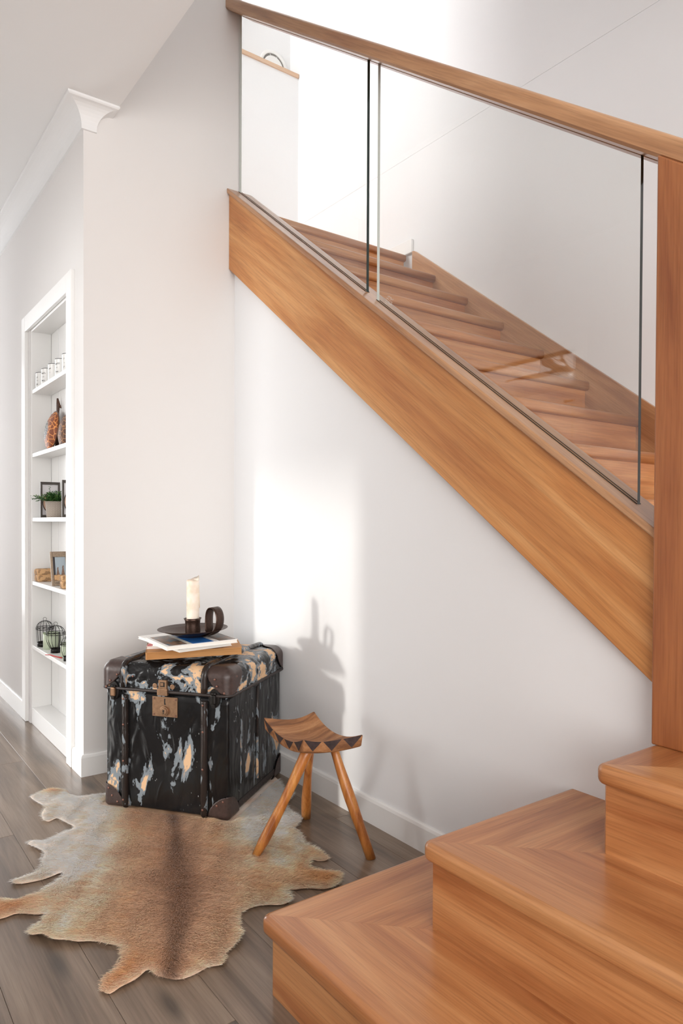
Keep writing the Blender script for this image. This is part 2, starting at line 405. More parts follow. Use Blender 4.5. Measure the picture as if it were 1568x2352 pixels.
def corner_tread(xn, ye, z, xback, xend):
    R = .022; cx, cy = xn+R, ye-R; arc = []; inw = []
    for t in np.linspace(math.pi/2, math.pi, 9): arc.append((cx+R*math.cos(t), cy+R*math.sin(t))); inw.append((-math.cos(t), -math.sin(t)))
    ym = ye-(xback-xn)
    fo = arc[4:] + [(xn, y) for y in np.linspace(cy-.02, YN, 4)]; fi = inw[4:] + [(1, 0)]*4
    t = sp(board(fo, fi, [(xback, YN), (xback, ym)], z, TH), 'tread', M['oakY'])
    ro = [(x, ye) for x in np.linspace(xend, cx+.02, 4)] + arc[:5]; ri = [(0, -1)]*4 + inw[:5]
    sp(board(ro, ri, [(xback+.0004, ym), (xend, ym)], z, TH), 'return_board', M['oakX'], t)
def corner_riser(x, y, z0, z1, xend):
    R = .006
    r = sp(MB().prism([(x, YN), (x, y-R), (x+R, y), (x+.018, y-.018), (x+.018, YN)], 2, z0, z1), 'riser', M['oakY'])
    sp(MB().prism([(x+R+.0002, y), (xend, y), (xend, y-.018), (x+.0182, y-.018)], 2, z0, z1), 'side_riser', M['oakX'], r)
corner_riser(.780, 1.318, 0, .140, WS-.001); corner_tread(.755, 1.327, .180, 1.045, WS-.0005)
corner_riser(1.026, 1.076, .180, .325, WS-.001); corner_tread(1.003, 1.084, .365, 1.287, WS-.0005)
corner_riser(1.267, .828, .365, .509, WS-.001); corner_tread(1.244, .836, .549, WS-.004, WS-.0005)
# landing behind the newel
sp(MB().box(1.505, 1.523, YN, .70, .549, .695), 'riser', M['oakY'])
sp(board([(1.482, .70), (1.482, YN)], [(1, 0)]*2, [(WF-.001, YN), (WF-.001, .70)], .735, TH), 'landing_tread', M['oakY'])
sp(MB().box(1.60, WF-.001, .70, .92, .695, .7345), 'landing_tread', M['oakX'])
XI0, XI1 = 1.588, 2.701
nosing = lambda k: (1.610+.2435*(k-5), .55+.185*k)
for k in range(2, 12):
    y, z = nosing(k); deep = .285 if k < 11 else 1.19
    x0, x1 = (XI0, XI1) if k < 11 else (1.546, WF-.0195)
    y2 = y + deep
    mbt = board([(x0, y), (x1, y)], [(0, 1), (0, 1)], [(x1, y2), (x0, y2)], z, TH)
    sp(mbt, 'tread', M['oakX'])
    sp(MB().box(XI0, XI1, y+.022, y+.040, z-.185, z-TH), 'riser', M['oakX'])
    # white finishing strips lying along the tread noses
# near stringer with cap, far stringer, newel
capz = lambda y: 1.024+.743*(y-.845)
ya, yb = .836, WB
sg = sp(MB().prism([(ya, bot(ya)), (yb, bot(yb)), (yb, capz(yb)-.024), (ya, capz(ya)-.024)], 0, 1.481, 1.588), 'stringer', M['oakS'], bevel=.003)
sp(MB().prism([(ya, capz(ya)-.024), (yb, capz(yb)-.024), (yb, capz(yb)), (ya, capz(ya))], 0, 1.469, 1.600), 'stringer_cap', M['rail'], sg, bevel=.005, seg=3)
ft = lambda y: 1.509+.743*(y-1.554)
sp(MB().prism([(.9, ft(.9)-.36), (3.0, ft(3.0)-.36), (3.022, ft(3.0)-.36), (3.022, ft(3.0)+.006), (3.0, ft(3.0)), (.9, ft(.9))], 0, XI1, WF), 'wall_stringer', M['rail'], bevel=.002)
hb = lambda y: 2.347+.7385*(y-1.536)
sp(MB().prism([(.70, .549), (.836, .549), (.836, hb(.836)+.004), (.70, hb(.70)+.004)], 0, 1.455, 1.600), 'newel_post', M['oakZ'], bevel=.004, seg=3)
# handrail
hr = tag(empty('handrail', (1.53, 1.7, 2.4)), 'sloping timber handrail above the glass panels', 'handrail')
def hsec(y):
    z = hb(y); q = [(1.470, z), (1.462, z+.008)]
    for t in np.linspace(0, math.pi/2, 6): q.append((1.462+.018*(1-math.cos(t)), z+.044+.016*math.sin(t)))
    q += [(1.545, z+.063)]
    for t in np.linspace(0, math.pi/2, 6)[::-1]: q.append((1.612-.018*(1-math.cos(t)), z+.044+.016*math.sin(t)))
    q += [(1.612, z+.008), (1.604, z), (1.546, z), (1.546, z+.006), (1.524, z+.006), (1.524, z)]
    return q
ys = [.62, WB]; secs = [hsec(y) for y in ys]; n = len(secs[0])
vs = [(x, y, z) for y, s_ in zip(ys, secs) for x, z in s_]
mb = MB().add(vs, [(i, (i+1) % n, n+(i+1) % n, n+i) for i in range(n)], 0, True).add(secs and [(x, ys[0], z) for x, z in secs[0]], [tuple(range(n))]).add([(x, ys[1], z) for x, z in secs[1]], [tuple(range(n))])
o = mb.build('rail', M['rail'], hr); o.location = -Vector(hr.location)
mod = o.modifiers.new('split', 'EDGE_SPLIT'); mod.split_angle = math.radians(32)
# glass panels
def gpanel(y0, y1, label):
    g = empty('glass_panel', (1.535, (y0+y1)/2, capz((y0+y1)/2))); tag(g, label, 'glass panel', 'balustrade glass panels')
    x0, x1 = 1.529, 1.541
    q = [(y0, capz(y0)-.006), (y1, capz(y1)-.006), (y1, hb(y1)+.004), (y0, hb(y0)+.004)]
    me = MB().add([(x0, *p) for p in q]+[(x1, *p) for p in q], [(0, 1, 2, 3), (7, 6, 5, 4)])
    o = me.build('pane', M['glass'], g); o.location = -Vector(g.location)
    e = .0004
    o = MB().add([(x0+e, q[0][0], q[0][1]), (x1-e, q[0][0], q[0][1]), (x1-e, q[3][0], q[3][1]), (x0+e, q[3][0], q[3][1])], [(0, 1, 2, 3)]).build('edge', M['gedge'], g); o.location = -Vector(g.location)
    o = MB().add([(x0+e, q[1][0], q[1][1]), (x1-e, q[1][0], q[1][1]), (x1-e, q[2][0], q[2][1]), (x0+e, q[2][0], q[2][1])], [(0, 1, 2, 3)]).build('edge', M['gedgel'], g); o.location = -Vector(g.location)
    for x_ in (1.5262, 1.5412):
        o = MB().prism([(y0, capz(y0)-.004), (y1, capz(y1)-.004), (y1, capz(y1)+.0022), (y0, capz(y0)+.0022)], 0, x_, x_+.0026).build('base_strip', M['base_strip'], g); o.location = -Vector(g.location)  # thin dark strip along each side of the glass foot
    return g
M['base_strip'] = plain('dark_base_strip', (52, 46, 40), .6)
g1 = gpanel(1.949, 2.896, 'clear glass balustrade panel that meets the end wall')
g2 = gpanel(.918, 1.890, 'clear glass balustrade panel next to the newel post')

# ================================================================== GOATSKIN-LIKE HIDE
HPX = [(68,1831),(86,1823),(112,1810),(133,1807.5),(154,1811),(162,1823),(180,1831),(209,1828.5),(238,1823),(290,1800),(400,1775),(520,1752),(585,1757),(622,1772),(640,1790),(652,1812),(664,1815),(675.5,1817),(668,1830),(654,1841),(657,1850),(669,1864),(686,1871.6),(692.7,1878),(682.7,1890),(672,1902),(689,1909),(696,1923),(696,1931),(709,1940),(727.5,1943),(739,1954.5),(755.7,1968),(745.7,1974.4),(729,1973.6),(714,1968.6),(711.7,1976),(707.6,1987),(726,1994),(759,1999),(780.6,1997.6),(787,2004),(779.7,2016),(778,2026),(755.7,2036.6),(742.4,2039),(709,2036),(686,2037.4),(674,2041),(658,2039),(664,2051),(672,2061),(653,2074),(634.6,2076),(618,2074),(593,2075.6),(575,2080.6),(563,2087),(548.7,2095),(550,2118),(552.5,2143.7),(550,2159),(531,2177),(514,2187),(513,2212.5),(474.7,2216),(459,2228),(423.7,2244),(398,2245.7),(355,2237),(342,2223),(311,2248),(273,2263.6),(253,2281),(240,2276),(230.6,2263),(244,2234),(269,2223),(282.5,2196),(278.7,2173),(271,2164),(257.5,2166),(230.6,2157.5),(202,2157.5),(179,2163),(150,2159.5),(123,2162),(107.6,2152),(96,2146),(73,2148),(62.5,2139),(82.6,2122),(109.6,2103.7),(109.6,2096),(77,2096),(54,2093),(32.7,2094),(15,2103),(0,2106.6),(-50,2112),(-75,2085),(-50,2060),(0,2059),(32.7,2063),(50,2058.6),(65,2051),(82.6,2050),(96,2043),(115,2029),(134.5,2017),(148,2007.6),(143,1998),(123,2007.6),(96,2017),(52,2026),(31,2026),(28,2018),(63.4,2006.7),(90,1998),(98,1988.4),(96,1973),(104,1955.7),(96,1951),(75,1939.4),(61.5,1935.6),(71,1928),(107.6,1928),(134.5,1916),(148,1906.7),(163,1904),(172,1896),(160,1889),(148,1882.6),(130,1874),(112,1884),(98,1878),(95,1867),(107,1853.7),(100,1847),(85,1840)]
HPTS = np.array([gz(x, y, .008)[:2] for x, y in HPX])
def densify(P, step):
    out = []
    for i in range(len(P)):
        a, b = P[i], P[(i+1) % len(P)]; n = max(1, int(np.linalg.norm(b-a)/step))
        for k in range(n): out.append(a+(b-a)*k/n)
    return np.array(out)
HB = densify(HPTS, .010)
HB = (np.roll(HB, 1, 0)+2*HB+np.roll(HB, -1, 0))/4
def inside(P, poly):
    x, y = P[:, 0], P[:, 1]; c = np.zeros(len(P), bool); n = len(poly); j = n-1
    for i in range(n):
        xi, yi = poly[i]; xj, yj = poly[j]
        if yi != yj:
            c ^= ((yi > y) != (yj > y)) & (x < (xj-xi)*(y-yi)/(yj-yi)+xi)
        j = i
    return c
def edge_dist(P):
    A = HB; B = np.roll(HB, -1, 0); d = np.full(len(P), 9.0)
    for a, b in zip(A, B):
        ab = b-a; t = np.clip(((P-a)@ab)/(ab@ab), 0, 1); d = np.minimum(d, np.linalg.norm(P-a-t[:, None]*ab, axis=1))
    return d
SPX = [(392,1840),(398,1880),(402,1930),(405,1985),(415,2040),(412,2100),(404,2150),(396,2200),(388,2245)]
SPINE = np.array([gz(x, y, .008)[:2] for x, y in SPX])
def spine_dist(P):
    d = np.full(len(P), 9.0); sd = np.zeros(len(P)); tt = np.zeros(len(P)); out = np.zeros((len(P), 2))
    for i in range(len(SPINE)-1):
        a, b = SPINE[i], SPINE[i+1]; ab = b-a; t = np.clip(((P-a)@ab)/(ab@ab), 0, 1); q = a+t[:, None]*ab; e = P-q; m = np.linalg.norm(e, axis=1); k = m < d
        d[k] = m[k]; out[k] = e[k]; tt[k] = i+t[k]
    return d, out, tt
_ph = RNG.random((14, 3))*6.28; _kk = RNG.normal(0, 1, (14, 2))
def vnoise(P, f, s=0):
    v = 0
    for i in range(5):
        k = _kk[(i+s) % 14]*f*(1+.5*i); v = v+np.sin(P@k+_ph[(i+s) % 14, 0]+1.3*np.sin(P@(k[::-1]*.7)+_ph[(i+s) % 14, 1]))/(1+.4*i)
    return v/3
def hide_z(P):
    e = edge_dist(P)
    base = .004+.004*np.clip(e/.05, 0, 1)+.004*(vnoise(P, 14)+.5)*np.clip(e/.02, .2, 1)
    curl = .016*np.clip(vnoise(P, 9, 3)-.15, 0, 1)*np.clip(1-e/.05, 0, 1)
    # the skin lies flat where the trunk stands on it
    rel = P-np.array([.811, 2.549]); th = math.radians(-52.4); uu = rel@np.array([math.cos(th), math.sin(th)]); vv = rel@np.array([-math.sin(th), math.cos(th)])
    und = np.clip(np.minimum(vv+.02, .52-vv)/.02, 0, 1)*np.clip(np.minimum(uu+.02, .51-uu)/.02, 0, 1)
    return np.maximum(.003, (base+curl)*(1-und)+.0035*und), und
FEET = [(gz(30, 2080, 0)[:2], .13), (gz(745, 2015, 0)[:2], .09), (gz(120, 1815, 0)[:2], .06), (gz(250, 2250, 0)[:2], .10)]
def hide_col(P):
    e = edge_dist(P); d, _, t = spine_dist(P)
    n1 = vnoise(P, 22, 1)[:, None]; n2 = vnoise(P, 60, 5)[:, None]
    L = lambda c: np.array(lin(c)[:3])
    mid = L((198, 159, 127)); tan = L((218, 183, 147)); cream = L((249, 233, 219)); dark = L((116, 80, 56)); org = L((206, 146, 90))
    head = np.clip((P[:, 1]-1.78)/.35, 0, 1)[:, None]          # towards the trunk end the flanks turn cream
    c = mid+(tan-mid)*np.clip(d/.30+.15*n1[:, 0], 0, 1)[:, None]
    flank = np.clip((d-.13)/.16, 0, 1)[:, None]
    c = c+(cream-c)*np.clip(flank*head*1.25+.45*n1*flank+.2*n2*flank, 0, 1)
    n3 = vnoise(P, 45, 7)[:, None]; c = c+(org-c)*np.clip(.45*n3+.15*n2, 0, .45)*(1-.6*np.exp(-(d[:, None]/.1)**2))
    foot = sum(np.exp(-((P-np.array(q))**2).sum(1)/r_**2) for q, r_ in FEET)[:, None]
    c = c+(org-c)*np.clip(foot*.9, 0, 1)
    rim = np.clip(1-e/.03, 0, 1)[:, None]; c = c+(cream-c)*rim*.35
    wd = (.020+.030*np.clip(1-np.abs(t-4.0)/2.2, 0, 1))[:, None]
    sp_ = np.exp(-(d[:, None]/wd)**2)*(.75+.25*n1); c = c+(dark-c)*np.clip(sp_, 0, .9)
    br = np.exp(-(d[:, None]/.13)**2)*np.exp(-((t[:, None]-4)/1.6)**2)*.45; c = c+(L((158, 114, 84))-c)*np.clip(br, 0, 1)
    return np.clip(c*(1+.10*n1+.07*n2), 0, 1)
xs = np.arange(HB[:, 0].min(), HB[:, 0].max(), .0105); yy = np.arange(HB[:, 1].min(), HB[:, 1].max(), .0105)
G = np.array([(x+.0035*random.uniform(-1, 1), y+.0035*random.uniform(-1, 1)) for x in xs for y in yy])
G = G[inside(G, HB)]; G = G[edge_dist(G) > .006]
allp = np.vstack([HB, G]); nb = len(HB)
cdt = delaunay_2d_cdt([Vector(p) for p in allp], [], [list(range(nb))], 1, 1e-6)
hv = np.array([tuple(p) for p in cdt[0]]); hf = [tuple(f) for f in cdt[2]]
hz, _ = hide_z(hv); hc = hide_col(hv)
def colmat(name, rough, sheen=0.0):
    m, nt, p = newmat(name); at = N(nt, 'ShaderNodeAttribute', attribute_name='fur'); nt.links.new(at.outputs['Color'], p.inputs['Base Color'])
    p.inputs['Roughness'].default_value = rough; p.inputs['Sheen Weight'].default_value = sheen; p.inputs['Specular IOR Level'].default_value = .25; return m
hide = tag(empty('animal_hide_rug', (.8, 1.9, 0)), 'tan and cream animal hide with a dark spine stripe on the floor', 'rug')
me = bpy.data.meshes.new('skin'); me.from_pydata([(x, y, z) for (x, y), z in zip(hv, hz)], [], hf)
ca = me.color_attributes.new('fur', 'FLOAT_COLOR', 'POINT'); ca.data.foreach_set('color', np.hstack([hc, np.ones((len(hc), 1))]).astype(np.float32).ravel())
me.polygons.foreach_set('use_smooth', [True]*len(me.polygons))
bm = bmesh.new(); bm.from_mesh(me); bmesh.ops.recalc_face_normals(bm, faces=bm.faces)
if sum(f.normal.z for f in bm.faces) < 0: bmesh.ops.reverse_faces(bm, faces=bm.faces)
bm.to_mesh(me); bm.free()
o = link('skin', me, colmat('hide_skin', .9), hide); o.location = -Vector(hide.location)
sd = o.modifiers.new('thickness', 'SOLIDIFY'); sd.thickness = .0025; sd.offset = -1
# fur: one slender blade per hair, lying away from the spine
NH = 230000
lo, hi = HB.min(0), HB.max(0); P = lo+(hi-lo)*RNG.random((int(NH*2.6), 2)); P = P[inside(P, HB)][:NH]
z0, und = hide_z(P); P = P[und < .5]; z0 = z0[und < .5]
P = P; c = hide_col(P); d, e, t = spine_dist(P); nh = len(P)
tail = np.array([-.25, -.95]); dirv = e/(d[:, None]+1e-6)*np.clip(d/.05, 0, 1)[:, None]*.9+tail*.75
an = .55*vnoise(P, 30, 2)+RNG.normal(0, .32, nh); dirv = np.stack([dirv[:, 0]*np.cos(an)-dirv[:, 1]*np.sin(an), dirv[:, 0]*np.sin(an)+dirv[:, 1]*np.cos(an)], 1)
dirv /= np.linalg.norm(dirv, axis=1)[:, None]+1e-9
ln = RNG.uniform(.009, .018, nh)*(1+.35*vnoise(P, 40, 4)); lift = RNG.uniform(.22, .55, nh)
pw2 = np.stack([-dirv[:, 1], dirv[:, 0]], 1)*RNG.uniform(.0004, .0008, nh)[:, None]
b0 = np.column_stack([P, z0-.0005]); mid3 = b0+np.column_stack([dirv*(ln*.55)[:, None], ln*lift*.75]); tip = b0+np.column_stack([dirv*ln[:, None], ln*lift*.85])
W3 = np.column_stack([pw2, np.zeros(nh)])
V = np.stack([b0-W3, b0+W3, mid3+W3*.7, mid3-W3*.7, tip], 1).reshape(-1, 3)
idx = np.arange(nh)*5
me = bpy.data.meshes.new('fur'); me.vertices.add(nh*5); me.vertices.foreach_set('co', V.astype(np.float32).ravel())
loops = np.stack([idx, idx+1, idx+2, idx+3, idx+3, idx+2, idx+4], 1).ravel(); me.loops.add(len(loops)); me.loops.foreach_set('vertex_index', loops.astype(np.int32))
me.polygons.add(nh*2); ls = np.stack([np.arange(nh)*7, np.arange(nh)*7+4], 1).ravel(); me.polygons.foreach_set('loop_start', ls.astype(np.int32))
me.update(calc_edges=True)
br = (1+RNG.normal(0, .20, nh))[:, None]; ca = me.color_attributes.new('fur', 'FLOAT_COLOR', 'POINT')
cc = np.repeat(np.clip(c*br*1.55, 0, 1), 5, 0); ca.data.foreach_set('color', np.hstack([cc, np.ones((len(cc), 1))]).astype(np.float32).ravel())
o = link('fur', me, colmat('hide_fur', .6, .15), hide); o.location = -Vector(hide.location); o['kind'] = 'stuff'

# ================================================================== TRUNK
def trunkmat(name, base, wear, seed, tanamt=.5, blueamt=.5, streak=(1, 1, .38), rough=.2):
    m, nt, p = newmat(name); p.inputs['Specular IOR Level'].default_value = .38; tc = N(nt, 'ShaderNodeTexCoord')
    mp = N(nt, 'ShaderNodeMapping'); mp.inputs['Location'].default_value = (seed, seed*.7, seed*1.3); mp.inputs['Scale'].default_value = streak
    nt.links.new(tc.outputs['Object'], mp.inputs['Vector'])
    n1 = N(nt, 'ShaderNodeTexNoise', Scale=11.0, Detail=5.0, Roughness=.6, Distortion=.5); nt.links.new(mp.outputs[0], n1.inputs['Vector'])
    n2 = N(nt, 'ShaderNodeTexNoise', Scale=60.0, Detail=4.0); nt.links.new(mp.outputs[0], n2.inputs['Vector'])
    n3 = N(nt, 'ShaderNodeTexNoise', Scale=6.0, Detail=2.0); nt.links.new(mp.outputs[0], n3.inputs['Vector'])
    n4 = N(nt, 'ShaderNodeTexVoronoi', Scale=70.0); nt.links.new(mp.outputs[0], n4.inputs['Vector'])
    sm = N(nt, 'ShaderNodeMath', operation='MULTIPLY_ADD'); nt.links.new(n2.outputs[0], sm.inputs[0]); sm.inputs[1].default_value = .16; nt.links.new(n1.outputs[0], sm.inputs[2])
    W = (1, 1, 1, 1); K = (0, 0, 0, 1)
    c = ramp(nt, n3.outputs[0], [(.3, base), (.75, tuple(min(1, x*2.2+.004) for x in base[:3])+(1,))])
    t1 = .74-.10*wear
    f1 = ramp(nt, sm.outputs[0], [(t1-.012, K), (t1+.004, W)]); c = mix(nt, f1, c, lin((120, 128, 134)))
    f2 = ramp(nt, sm.outputs[0], [(t1+.045, K), (t1+.06, W)]); c = mix(nt, f2, c, lin((214, 176, 138)))
    f3 = ramp(nt, n4.outputs['Distance'], [(.07, W), (.10, K)]); n5 = N(nt, 'ShaderNodeTexNoise', Scale=9.0); nt.links.new(mp.outputs[0], n5.inputs['Vector'])
    f4 = ramp(nt, n5.outputs[0], [(.53, K), (.58, W)]); f34 = mix(nt, 1.0, f3, f4, 'MULTIPLY'); c = mix(nt, f34, c, lin((180, 180, 178)))
    nt.links.new(c, p.inputs['Base Color']); 
    r = ramp(nt, f1, [(0, (rough,)*3+(1,)), (1, (.6, .6, .6, 1))]); nt.links.new(r, p.inputs['Roughness'])
    n6 = N(nt, 'ShaderNodeTexNoise', Scale=16.0, Detail=2.0, Distortion=.6); nt.links.new(mp.outputs[0], n6.inputs['Vector']); b = N(nt, 'ShaderNodeBump', Strength=.8, Distance=.012); nt.links.new(n6.outputs[0], b.inputs['Height']); b2 = N(nt, 'ShaderNodeBump', Strength=.15, Distance=.001); nt.links.new(n2.outputs[0], b2.inputs['Height']); nt.links.new(b.outputs[0], b2.inputs['Normal']); nt.links.new(b2.outputs[0], p.inputs['Normal'])
    return m
BK = lin((15, 15, 16))
M['tbody'] = trunkmat('worn_black_trunk', BK, 1.0, 3.1); M['tlid'] = trunkmat('worn_black_lid', BK, 1.42, 8.6, streak=(1, 1, 1.2))
M['trod'] = trunkmat('worn_black_rib', lin((30, 24, 22)), .8, 5.2, streak=(1, 1, .5), rough=.25)
M['tlea'] = plain('brown_corner_leather', (62, 47, 43), .38, bump=.2, bscale=90, var=.25)
M['brass'] = plain('dull_brass', (150, 118, 92), .42, metal=.75, bump=.1, bscale=120, var=.15)
M['copper'] = plain('old_copper_rivet', (128, 92, 80), .45, metal=.6)
M['iron'] = plain('black_iron', (36, 33, 31), .38, metal=.5, bump=.1, bscale=150)
M['binding'] = plain('trunk_binding', (46, 38, 36), .5, bump=.2, bscale=200)
TA = (.811, 2.549, .0085); TR = math.radians(-52.4); TW = .487; BH = .424; LZ = .424; LH = .092; OV = .011
tk = tag(empty('steamer_trunk', TA, TR), 'worn black leather trunk with wooden ribs and brass lock', 'trunk')
mbb = rbox((TW, TW, BH), .012, n=14, hi=(1, 1, 0)); mbb.build('body', M['tbody'], tk, weld=True)
ld = np.array([TW+2*OV, TW+2*OV, LH])
mbl = rbox(ld, .034, n=12, lo=(1, 1, 0), dome=.008); lid = mbl.build('lid', M['tlid'], tk, weld=True, loc=(-OV, -OV, LZ+.004))
# lid binding strip
lo_ = MB()
q = -OV-.0015; e_ = TW+OV+.0015
path = []
for cx, cy, a0 in ((e_-.034, q+.034, -90), (e_-.034, e_-.034, 0), (q+.034, e_-.034, 90), (q+.034, q+.034, 180)):
    for k in range(7): a = math.radians(a0+15*k); path.append((cx+.034*math.cos(a), cy+.034*math.sin(a), LZ+.004))
lo_.tube(path, .0058, 8, closed=True).build('binding', M['binding'], lid, loc=(OV, OV, -LZ-.004))
MB().box(.004, TW-.004, .004, TW-.004, LZ-.001, LZ+.006).build('seam_shade', M['dark'], tk)  # near-black sheet laid in the lid joint, standing for the shade there
def corner_cap(dims, r, sx, sy, top, R, base_off, lo, hi, name='corner_cap', n=36):
    """leather patch wrapped over one corner of a rounded box"""
    d = np.array(dims, float); rr = np.array([r]*3); a = rr*np.array(lo); b = d-rr*np.array(hi); mb = MB()
    g = np.linspace(0, R, n)
    for ax in range(3):
        o1, o2 = (ax+1) % 3, (ax+2) % 3; idx = {}; vs = []; fs = []
        for i, p1 in enumerate(g):
            for j, p2 in enumerate(g):
                p = np.zeros(3); p[o1] = p1; p[o2] = p2
                if sx: p[0] = d[0]-p[0]
                if sy: p[1] = d[1]-p[1]
                if top: p[2] = d[2]-p[2]
                p = np.clip(p, 0, d)
                idx[(i, j)] = len(vs); vs.append(rmap(p, a, b, rr, d, 0, .0035))
        for i in range(n-1):
            for j in range(n-1):
                m1, m2 = (g[i]+g[i+1])/2, (g[j]+g[j+1])/2
                if (m1/R)**1.7+(m2/R)**1.7 < 1.0: fs.append((idx[i, j], idx[i+1, j], idx[i+1, j+1], idx[i, j+1]))
        mb.add(vs, fs, 0, True)
    return mb
for sx, sy in ((0, 0), (1, 0), (1, 1), (0, 1)):
    c = corner_cap(ld, .034, sx, sy, 1, .092, 0, (1, 1, 0), (1, 1, 1)).build('corner_cap', M['tlea'], tk, loc=(-OV, -OV, LZ+.004), weld=True)
    s_ = c.modifiers.new('t', 'SOLIDIFY'); s_.thickness = .002; s_.offset = 1
    c = corner_cap((TW, TW, BH), .012, sx, sy, 0, .078, 0, (1, 1, 1), (1, 1, 0)).build('corner_cap', M['tlea'], tk, weld=True)
    s_ = c.modifiers.new('t', 'SOLIDIFY'); s_.thickness = .002; s_.offset = 1
rv = MB().ball((0, 0, 0), .0042, 8, sc=(1, .5, 1)).build('rivet', M['copper'], tk)
def rivet(x, y, z, rz=0.0):
    c = rv.copy(); COL.objects.link(c); c.parent = tk; c.location = (x, y, z); c.rotation_euler = (0, 0, rz)
for x, z in ((.030, .455), (.058, .478), (.014, .432), (.472-.03, .485), (.45, .462), (.478, .440), (.016, .062), (.030, .036), (.052, .016), (.468, .062), (.445, .046)):
    rivet(x, -.004-(OV+.0035 if z > LZ else .0025), z)
for y, z in ((.03, .49), (.028, .44), (.055, .455), (.03, .05), (.05, .03)): rivet(TW+(OV+.0045 if z > LZ else .0035), y, z, math.pi/2)
rv.location = (.12, -OV-.0035, .475)
# bent ribs
def half_rib(pts, name, r=.0125):
    return MB().tube(pts, r, 10).build(name, M['trod'], tk)
LT = LZ+.004+LH
for ux, uxl in ((.083, .082), (.396, .401)):
    half_rib([(ux, -.004, z) for z in (.405, .40, .3, .2, .1, .02, .012)] + [(ux, .004, .004)], 'rib')
    for z in (.392, .30, .17, .03): rivet(ux, -.0172, z)
    arc = [(uxl, -OV-.003, LZ+.012), (uxl, -OV-.003, LZ+.03)]
    for k in range(7): t = k/6*math.pi/2; arc.append((uxl, -OV-.003+.036*(1-math.cos(t)), LT-.034+.036*math.sin(t)))
    for k in range(1, 12): y = .03+k*(TW-.06)/12; arc.append((uxl, y, LT+.001+.0078*(1-(2*uxl/TW-1)**2)*(1-(2*y/TW-1)**2)))
    for k in range(7): t = k/6*math.pi/2; arc.append((uxl, TW+OV+.003-.036*(1-math.sin(t)), LT-.034+.036*math.cos(t)))
    half_rib(arc, 'rib')
# vertical batten on the right flank and its lower binding
MB().tube([(TW+.001, .245, z) for z in (.41, .3, .2, .1, .06)], .006, 8).build('rib', M['trod'], tk)
for y0, y1 in ((.08, .42),): MB().box(TW-.001, TW+.0022, y0, y1, .012, .036).build('bottom_binding', M['binding'], tk, bevel=.001)
for k in range(16): MB().box(TW+.002, TW+.0032, .09+k*.021, .09+k*.021+.009, .022, .0245).build('stitch', M['tlea'], tk)
# lock plate, hasp and latches
lk = MB().box(.192, .291, -.0035, .001, .337, .407).build('lock_plate', M['brass'], tk, bevel=.001)
def cyl_y(mb, x, z, r, y0, y1, n=20, mi=0): 
    vs = [(x+r*math.cos(2*math.pi*k/n), y, z+r*math.sin(2*math.pi*k/n)) for y in (y0, y1) for k in range(n)]
    return mb.add(vs, [tuple(range(n)), tuple(range(n, 2*n))[::-1]]+[(k, (k+1) % n, n+(k+1) % n, n+k) for k in range(n)], mi)
cyl_y(cyl_y(MB(), .241, .358, .017, -.009, -.003), .241, .358, .012, -.012, -.009).build('lock_barrel', M['brass'], lk, bevel=.0008)
cyl_y(MB(), .241, .360, .0032, -.0127, -.0118, 12).box(.2398, .2422, -.0127, -.0119, .349, .360).build('keyhole', M['dark'], lk)
MB().box(.2395, .2435, -.0041, -.003, .380, .401).box(.2435, .2455, -.0041, -.003, .380, .384).build('key_slot', M['dark'], lk)
for x, z in ((.199, .400), (.284, .400), (.199, .344), (.284, .344)): cyl_y(MB(), x, z, .0035, -.0055, -.003, 10).build('screw', M['copper'], lk, bevel=.0008)
hs = MB().box(.226, .258, -OV-.010, -OV+.002, .436, .470).build('hasp', M['brass'], tk, bevel=.002)
MB().box(.234, .251, -OV-.0106, -OV-.0098, .447, .463).build('window', M['dark'], hs)
MB().box(.236, .247, -OV-.0125, -OV-.010, .450, .461).build('tongue', M['brass'], hs, bevel=.001)
MB().box(.222, .262, -OV-.013, -OV+.0, .416, .440).build('clasp', M['brass'], hs, bevel=.002)
for x in (.208, .277): cyl_y(MB(), x, .447, .009, -OV-.003, -OV+.002).build('screw_plate', M['brass'], hs, bevel=.001)
for xl in (.043, .438):
    vs = [(xl+.020*math.cos(t), 0, .419+.034*math.sin(t)) for t in np.linspace(0, 2*math.pi, 24, endpoint=False)]
    n = len(vs); lt = MB().add([(x, -OV-.0045, z) for x, _, z in vs]+[(x, 0.0, z) for x, _, z in vs], [tuple(range(n)), tuple(range(n, 2*n))[::-1]]+[(k, (k+1) % n, n+(k+1) % n, n+k) for k in range(n)]).build('latch', M['iron'], tk, bevel=.0015)
    MB().box(xl-.009, xl+.009, -OV-.014, -OV-.003, .400, .432).build('toggle', M['brass'] if xl < .1 else M['iron'], lt, bevel=.004)
    MB().tube([(xl-.010, -OV-.009, .436), (xl+.010, -OV-.009, .436)], .004, 8).build('hinge_pin', M['iron'], lt)
    MB().box(xl-.006, xl+.006, -OV-.012, -OV-.004, .388, .400).build('catch', M['iron'], lt, bevel=.002)

